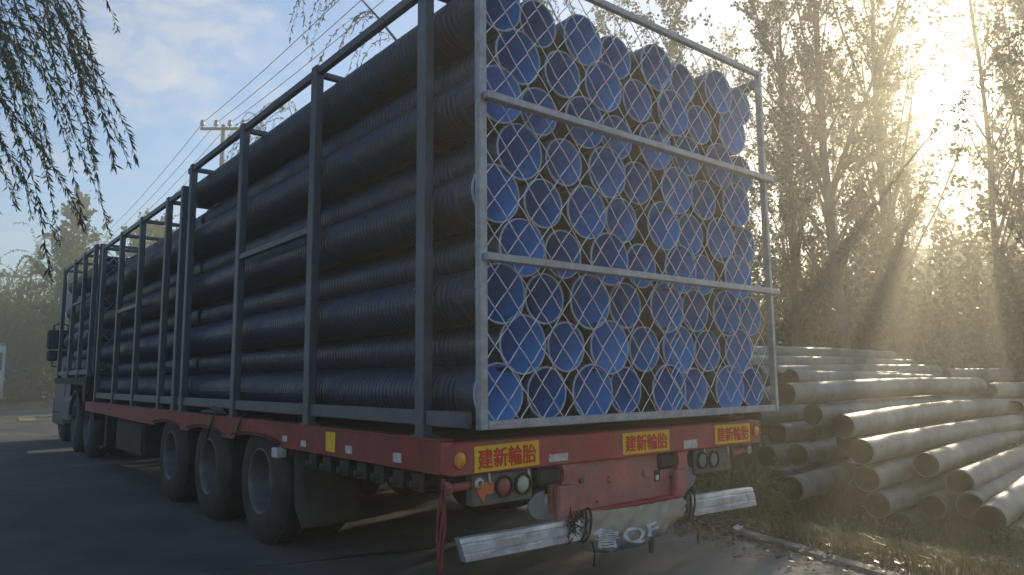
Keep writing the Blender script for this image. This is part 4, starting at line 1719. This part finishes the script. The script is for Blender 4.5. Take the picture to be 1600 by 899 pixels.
for i, (x, y) in enumerate(back_xy):
    place_tree('poplar_tree', POP[2 + i % 3], (x, y, gz(x, y)), rb.uniform(0, 6.28), rb.uniform(0.85, 1.05),
               f'thin hazy poplar behind the front row, {ORD[i]} of the back row counted from the cage', 'poplar', 'hazy poplars in the wood')


def brush_mesh(seed, region, nst, hmin, hmax, leaf, per, name):
    """undergrowth: many thin stems with leaves"""
    rng = np.random.default_rng(seed)
    (xa, xb), (ya, yb) = region
    stems = MB()
    Cs, Ds, Ss = [], [], []
    for k in range(nst):
        x, y = rng.uniform(xa, xb), rng.uniform(ya, yb)
        h = rng.uniform(hmin, hmax)
        z0 = gz(x, y)
        lean = rng.normal(size=2) * 0.16
        pts = np.array([(x + lean[0] * h * t * t, y + lean[1] * h * t * t, z0 + h * t - 0.05) for t in (0, .33, .66, 1)])
        stems.tube(pts, [0.018, 0.014, 0.010, 0.004], sides=3, caps=False)
        m = int(per * h)
        t = rng.random(m) ** 0.8
        c = np.stack([np.interp(t, (0, .33, .66, 1), pts[:, q]) for q in range(3)], 1) + rng.normal(size=(m, 3)) * (0.20, 0.20, 0.12) * (1.1 - 0.5 * t[:, None])
        Cs.append(c)
    C = np.concatenate(Cs)
    n = len(C)
    d = rand_dirs(n, rng)
    e = np.cross(d, rand_dirs(n, rng))
    e /= np.linalg.norm(e, axis=1)[:, None] + 1e-9
    s = leaf * rng.uniform(0.6, 1.3, (n, 1))
    me = leaves_mesh(name, C, d * s, e * s * 0.65, 'brush_leaf')
    return stems, me


def build_brush():
    st, me = brush_mesh(21, ((17.0, 33), (2.5, 25)), 1000, 2.2, 6.2, 0.075, 46, 'leaves')
    o = link('undergrowth', me)
    tag(o, 'hazy thicket of shrubs and saplings filling the wood behind the pile', 'undergrowth', kind='stuff')
    so = st.build('stems', 'bark', o)
    so['kind'] = 'stuff'
    st, me = brush_mesh(23, ((33, 46), (0, 34)), 420, 3.5, 8.5, 0.16, 34, 'leaves')
    o = link('undergrowth', me)
    tag(o, 'dense far edge of the wood closing the view behind the poplars', 'undergrowth', kind='stuff')
    so = st.build('stems', 'bark', o)
    so['kind'] = 'stuff'
    st, me = brush_mesh(22, ((9.5, 15.5), (8.5, 34)), 220, 1.2, 3.6, 0.06, 36, 'leaves')
    o = link('undergrowth', me)
    tag(o, 'shrubs along the verge behind the trailer', 'undergrowth', kind='stuff')
    so = st.build('stems', 'bark', o)
    so['kind'] = 'stuff'


build_brush()


def willow_meshes(seed, H, spread, nlimb, nstrand, slen, leafL, leafW, leaf_gap, leafmat, r0=0.2, wind=(0.25, 0.0), limb_dirs=None):
    rng = np.random.default_rng(seed)
    wood = MB()
    tp = branch_path((0, 0, -0.3), (0.05, 0.05, 1), H * 0.45, 6, 0.1, 0.05, rng)
    wood.tube(tp, [r0 * (1 - 0.06 * i) for i in range(7)], sides=10)
    limbs = []
    for k in range(nlimb):
        if limb_dirs:
            a, inc, ll = limb_dirs[k % len(limb_dirs)]
            a += rng.normal() * 0.08
            ll *= rng.uniform(.9, 1.1)
        else:
            a = 2 * math.pi * (k + rng.random() * .6) / nlimb
            inc = rng.uniform(0.25, 0.9)
            ll = spread * rng.uniform(0.8, 1.15) / max(0.35, math.sin(inc)) * 0.8
        d = (math.cos(a) * math.sin(inc), math.sin(a) * math.sin(inc), math.cos(inc))
        st = tp[rng.integers(5, 7) if limb_dirs else rng.integers(3, 7)]
        pth = branch_path(st, d, min(ll, H * .75), 8, -0.35, 0.07, rng)
        wood.tube(pth, [r0 * 0.45 * (1 - 0.9 * i / 8) for i in range(9)], sides=6, caps=False)
        limbs.append(pth)
    Cs, Ds = [], []
    for k in range(nstrand):
        pth = limbs[rng.integers(len(limbs))]
        f = rng.uniform(2.0, 8.0)
        i = min(7, int(f))
        p = pth[i] + (pth[i + 1] - pth[i]) * (f - i)
        out = pth[i + 1] - pth[i]
        out[2] = abs(out[2]) * .3
        out /= np.linalg.norm(out) + 1e-9
        L = slen * rng.uniform(0.45, 1.15)
        m = 10
        d = out + rng.normal(size=3) * 0.5
        d[2] += 0.2
        d /= np.linalg.norm(d)
        pts = [p]
        for j in range(m):
            d = d + np.array([wind[0] * 0.10, wind[1] * 0.10, -0.34]) + rng.normal(size=3) * 0.07
            d /= np.linalg.norm(d)
            q = pts[-1] + d * L / m
            if q[2] < 0.7:
                break
            pts.append(q)
        if len(pts) < 4:
            continue
        wood.tube(pts, [0.006 * (1 - 0.7 * j / len(pts)) for j in range(len(pts))], sides=3, caps=False)
        P = np.array(pts)
        seg = np.linalg.norm(np.diff(P, axis=0), axis=1)
        cum = np.concatenate([[0], np.cumsum(seg)])
        nl = int(cum[-1] / leaf_gap)
        s = np.sort(rng.uniform(0.05, 1, nl)) * cum[-1]
        c = np.stack([np.interp(s, cum, P[:, q]) for q in range(3)], 1)
        tang = np.stack([np.interp(s, cum, np.gradient(P[:, q], cum)) for q in range(3)], 1)
        dd = tang / (np.linalg.norm(tang, axis=1)[:, None] + 1e-9) * 0.7 + rng.normal(size=(nl, 3)) * 0.42 + np.array([wind[0] * .3, wind[1] * .3, -0.35])
        dd /= np.linalg.norm(dd, axis=1)[:, None]
        Cs.append(c + dd * leafL * 0.5)
        Ds.append(dd)
    C = np.concatenate(Cs)
    D = np.concatenate(Ds)
    n = len(C)
    e = np.cross(D, rand_dirs(n, rng))
    e /= np.linalg.norm(e, axis=1)[:, None] + 1e-9
    s = rng.uniform(0.6, 1.2, (n, 1))
    me_w = wood.mesh('trunk')
    me_w.materials.append(MATS['willow_bark'])
    me_l = leaves_mesh('crown', C, D * s * leafL * 0.5, e * s * leafW * 0.5, leafmat)
    return me_w, me_l


# near willow, trunk beyond the left edge, strands hanging into the picture
NW = willow_meshes(31, 12.4, 3.2, 9, 430, 2.8, 0.095, 0.017, 0.017, 'willow_leaf', r0=0.17, wind=(0.5, -0.35),
                   limb_dirs=[(-0.5, 0.75, 3.3), (-0.2, 0.85, 3.0), (0.1, 0.8, 3.0), (-0.9, 0.8, 3.2), (-0.6, 0.5, 3.4), (0.8, 0.7, 2.8), (2.2, 0.7, 2.8), (3.4, 0.7, 2.8), (4.5, 0.7, 2.8)])
place_tree('willow_tree', NW, (-2.05, 9.2, -0.45), 0.0, 1.0, 'near willow with long hanging strands at the top left corner', 'willow')

# willows behind the truck
W2 = willow_meshes(32, 13.5, 2.2, 14, 520, 1.9, 0.11, 0.024, 0.030, 'willow_leaf', r0=0.16, wind=(0.2, 0.0))
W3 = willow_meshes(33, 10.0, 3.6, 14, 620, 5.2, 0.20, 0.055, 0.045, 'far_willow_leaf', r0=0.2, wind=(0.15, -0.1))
for i, (x, y, s, lab) in enumerate([
        (9.3, 16.6, 1.0, 'thin-twigged willow rising above the rear cage top rail'),
        (10.6, 20.5, 1.0, 'willow showing sparse twigs left of the rear cage post'),
        (8.9, 12.4, 0.92, 'willow peeking over the top pipes beside the wide post')]):
    place_tree('willow_tree', W2, (x, y, 0), 1.7 * i + 0.4, s, lab, 'willow', 'willows behind the truck')
for i, (x, y, s, lab) in enumerate([
        (1.8, 58.5, 1.0, 'far weeping willow at the left frame edge beyond the bend'),
        (4.6, 56.0, 0.97, 'far weeping willow above the white truck mirror'),
        (7.4, 53.0, 0.93, 'far weeping willow beside the blue cab'),
        (9.6, 47.5, 0.88, 'far weeping willow half hidden behind the front cage'),
        (-1.6, 66.0, 1.05, 'far weeping willow mostly beyond the left frame edge'),
        (10.5, 39.5, 0.95, 'willow with pale twigs above the middle cage')]):
    place_tree('willow_tree', W3, (x, y, 0), 2.1 * i, s, lab, 'willow', 'far willows at the bend')
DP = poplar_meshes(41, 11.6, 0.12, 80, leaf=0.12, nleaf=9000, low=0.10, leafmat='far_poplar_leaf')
for i, (x, y, s, lab) in enumerate([
        (7.0, 48.2, 1.0, 'dense upright poplar left of the front cage top'),
        (10.6, 50.5, 0.97, 'upright poplar behind the front cage end frame'),
        (9.9, 44.5, 0.86, 'small upright poplar behind the middle cage top')]):
    place_tree('poplar_tree', DP, (x, y, 0), 1.3 * i, s, lab, 'poplar', 'upright poplars at the bend')


def shrub(name, x, y, w, h, n, leaf, m, label, seed, group=None):
    rng = np.random.default_rng(seed)
    t = empty(name, (x, y, gz(x, y)))
    st = MB()
    ends = []
    for k in range(14):
        d = np.array([rng.normal() * .5, rng.normal() * .5, 1.0])
        p = branch_path((rng.normal() * .15 * w, rng.normal() * .15 * w, -.05), d, h * rng.uniform(.6, 1), 4, 0, .12, rng)
        st.tube(p, [0.02, .016, .012, .008, .004], sides=4, caps=False)
        ends += p[1:]
    st.build('stems', 'bark', t)
    E_ = np.array(ends)
    C = E_[rng.integers(len(E_), size=n)] + rng.normal(size=(n, 3)) * (0.22 * w, 0.22 * w, 0.16 * h)
    C[:, 2] = np.abs(C[:, 2])
    d = rand_dirs(n, rng)
    e = np.cross(d, rand_dirs(n, rng))
    e /= np.linalg.norm(e, axis=1)[:, None] + 1e-9
    s = leaf * rng.uniform(.6, 1.3, (n, 1))
    link('foliage', leaves_mesh('foliage', C, d * s, e * s * .6, m), t)
    tag(t, label, 'shrub', group)


for i, (x, y, lab) in enumerate([
        (5.3, 53.5, 'low dark shrub at the bend left of the mirror'),
        (7.0, 50.5, 'low dark shrub at the bend behind the truck mirror'),
        (3.5, 57.0, 'low dark shrub beside the white truck'),
        (8.5, 46.5, 'low shrub at the bend behind the blue cab'),
        (1.2, 61.5, 'low shrub behind the white truck')]):
    shrub('roadside_shrub', x, y, 2.2, 2.1, 1500, 0.13, 'brush_leaf', lab, 60 + i, 'shrubs at the bend')

# ------------------------------------------------------------------ verge: grass, litter, weeds


def build_grass():
    rng = np.random.default_rng(51)

    def blades(n, xs, ys, hmin, hmax, w, name, label, density=None):
        x = rng.uniform(*xs, n * 3)
        y = rng.uniform(*ys, n * 3)
        d = x - kerb_x(y)
        k = (d > 0.16) & (d < 9)
        # clumpy
        cl = np.sin(x * 5.1 + 2 * np.sin(y * 3.7)) * np.sin(y * 6.3 + x * 1.9) + rng.normal(size=len(x)) * .6
        k &= cl > -0.55
        # the litter heap stays bare
        k &= ~(((x - 5.4) ** 2 + (y - 3.75) ** 2) < 0.22)
        x, y = x[k][:n], y[k][:n]
        n = len(x)
        z = ground_z(x, y)
        h = rng.uniform(hmin, hmax, n)
        a = rng.uniform(0, 2 * math.pi, n)
        lean = rng.uniform(0.1, 0.9, n) * h
        base = np.stack([x, y, z - 0.01], 1)
        side = np.stack([-np.sin(a), np.cos(a), np.zeros(n)], 1) * (w * rng.uniform(.6, 1.3, (n, 1)))
        ld = np.stack([np.cos(a), np.sin(a), np.zeros(n)], 1)
        mid = base + ld * (lean * .35)[:, None] + np.array([0, 0, 1]) * (h * .62)[:, None]
        tip = base + ld * lean[:, None] + np.array([0, 0, 1]) * (h * rng.uniform(.7, 1.0, n))[:, None]
        V = np.stack([base - side, base + side, mid + side * .7, mid - side * .7, tip], 1).reshape(-1, 3)
        F = []
        for i in range(n):
            q = i * 5
            F.append((q, q + 1, q + 2, q + 3))
            F.append((q + 3, q + 2, q + 4))
        me = bpy.data.meshes.new(name)
        me.from_pydata(V.tolist(), [], F)
        me.materials.append(MATS['grass_blade'])
        o = link(name, me)
        tag(o, label, 'grass', kind='stuff')
    blades(46000, (4.2, 9.0), (-0.5, 6.0), 0.05, 0.21, 0.0030, 'grass', 'dry yellowish grass on the verge between kerb and pipe pile')
    blades(9000, (5.4, 16.0), (4.0, 16.0), 0.10, 0.45, 0.006, 'grass', 'taller rough grass behind the trailer and the pile')
    # litter: fallen leaves along the kerb and in the heap
    n = 2600
    x = np.concatenate([rng.normal(5.40, 0.24, n // 2), kerb_x(rng.uniform(1.2, 4.0, n // 2)) + rng.normal(0.22, 0.25, n // 2)])
    y = np.concatenate([rng.normal(3.75, 0.45, n // 2), rng.uniform(1.2, 4.5, n // 2)])
    z = np.maximum(ground_z(x, y), np.where(x < kerb_x(y) + .05, 0.006, -1)) + np.abs(rng.normal(size=n)) * 0.02 + 0.008
    d = rand_dirs(n, rng)
    d[:, 2] *= 0.35
    e = np.cross(d, np.array([0, 0, 1.0]) + rng.normal(size=(n, 3)) * .3)
    e /= np.linalg.norm(e, axis=1)[:, None] + 1e-9
    s = rng.uniform(0.012, 0.035, (n, 1))
    o = link('leaf_litter', leaves_mesh('leaf_litter', np.stack([x, y, z], 1), d * s, e * s * .6, 'litter_leaf'))
    tag(o, 'brown fallen leaves heaped by the kerb behind the trailer', 'leaf litter', kind='stuff')
    # scraps of pale paper
    for k, (x, y, a, lab) in enumerate(((5.13, 3.42, 0.4, 'pale paper scrap lying by the leaf heap'), (5.02, 3.10, 1.2, 'small pale scrap at the start of the kerb'))):
        b = MB()
        vs = [(0.0, 0, 0.006), (0.10, 0.01, 0.012), (0.12, 0.06, 0.02), (0.05, 0.075, 0.010), (-0.01, 0.05, 0.016)]
        b.add(vs + [(p[0], p[1], p[2] - .003) for p in vs], [(0, 1, 2, 3, 4), (9, 8, 7, 6, 5)] + [(i, (i + 1) % 5, 5 + (i + 1) % 5, 5 + i) for i in range(5)])
        o = b.build('paper_scrap', 'paper', None, (x, y, gz(x, y) + .02))
        o.rotation_euler = (0, 0, a)
        o.scale = (1.2 - .5 * k,) * 3
        tag(o, lab, 'paper')


build_grass()


def weed(x, y, h, n, seed, label, leaf=0.03):
    rng = np.random.default_rng(seed)
    t = empty('weed_plant', (x, y, gz(x, y)))
    st = MB()
    C = []
    for k in range(n):
        d = np.array([rng.normal() * .45, rng.normal() * .45, 1])
        p = branch_path((rng.normal() * .05, rng.normal() * .05, -.03), d, h * rng.uniform(.5, 1.05), 6, -0.25, .13, rng)
        st.tube(p, [0.006 * (1 - .12 * i) for i in range(7)], sides=4, caps=False)
        for i in range(1, 7):
            for _ in range(7):
                C.append(p[i] + rng.normal(size=3) * 0.035)
    C = np.array(C)
    m = len(C)
    d = rand_dirs(m, rng)
    e = np.cross(d, rand_dirs(m, rng))
    e /= np.linalg.norm(e, axis=1)[:, None] + 1e-9
    s = leaf * rng.uniform(.5, 1.2, (m, 1))
    st.build('stems', 'dry_stem', t)
    link('foliage', leaves_mesh('foliage', C, d * s, e * s * .5, 'weed_leaf'), t)
    tag(t, label, 'weed', 'weeds on the verge')


for i, (x, y, h, n, lab) in enumerate([
        (6.05, 4.25, 0.75, 9, 'leafy weed under the right lamp board beside the trailer'),
        (6.3, 3.75, 0.55, 8, 'leafy weed in front of the dark pipe end by the guard rail'),
        (6.55, 3.35, 0.45, 8, 'pale dry weed left of the dark hollow'),
        (6.0, 5.0, 1.0, 10, 'tall weed behind the white guard rail end'),
        (6.9, 3.0, 0.35, 7, 'low weed at the foot of the pile centre'),
        (7.3, 2.35, 0.3, 8, 'low weed under the nearest pipe mouth'),
        (6.9, 1.9, 0.32, 8, 'bright green tuft at the picture corner'),
        (5.8, 3.4, 0.28, 7, 'small weed by the leaf heap'),
        (6.4, 4.9, 0.9, 9, 'dim weed between trailer corner and pile'),
        (5.9, 6.2, 1.2, 10, 'tall dark weed in the shade beyond the trailer corner')]):
    weed(x, y, h, n, 80 + i, lab)
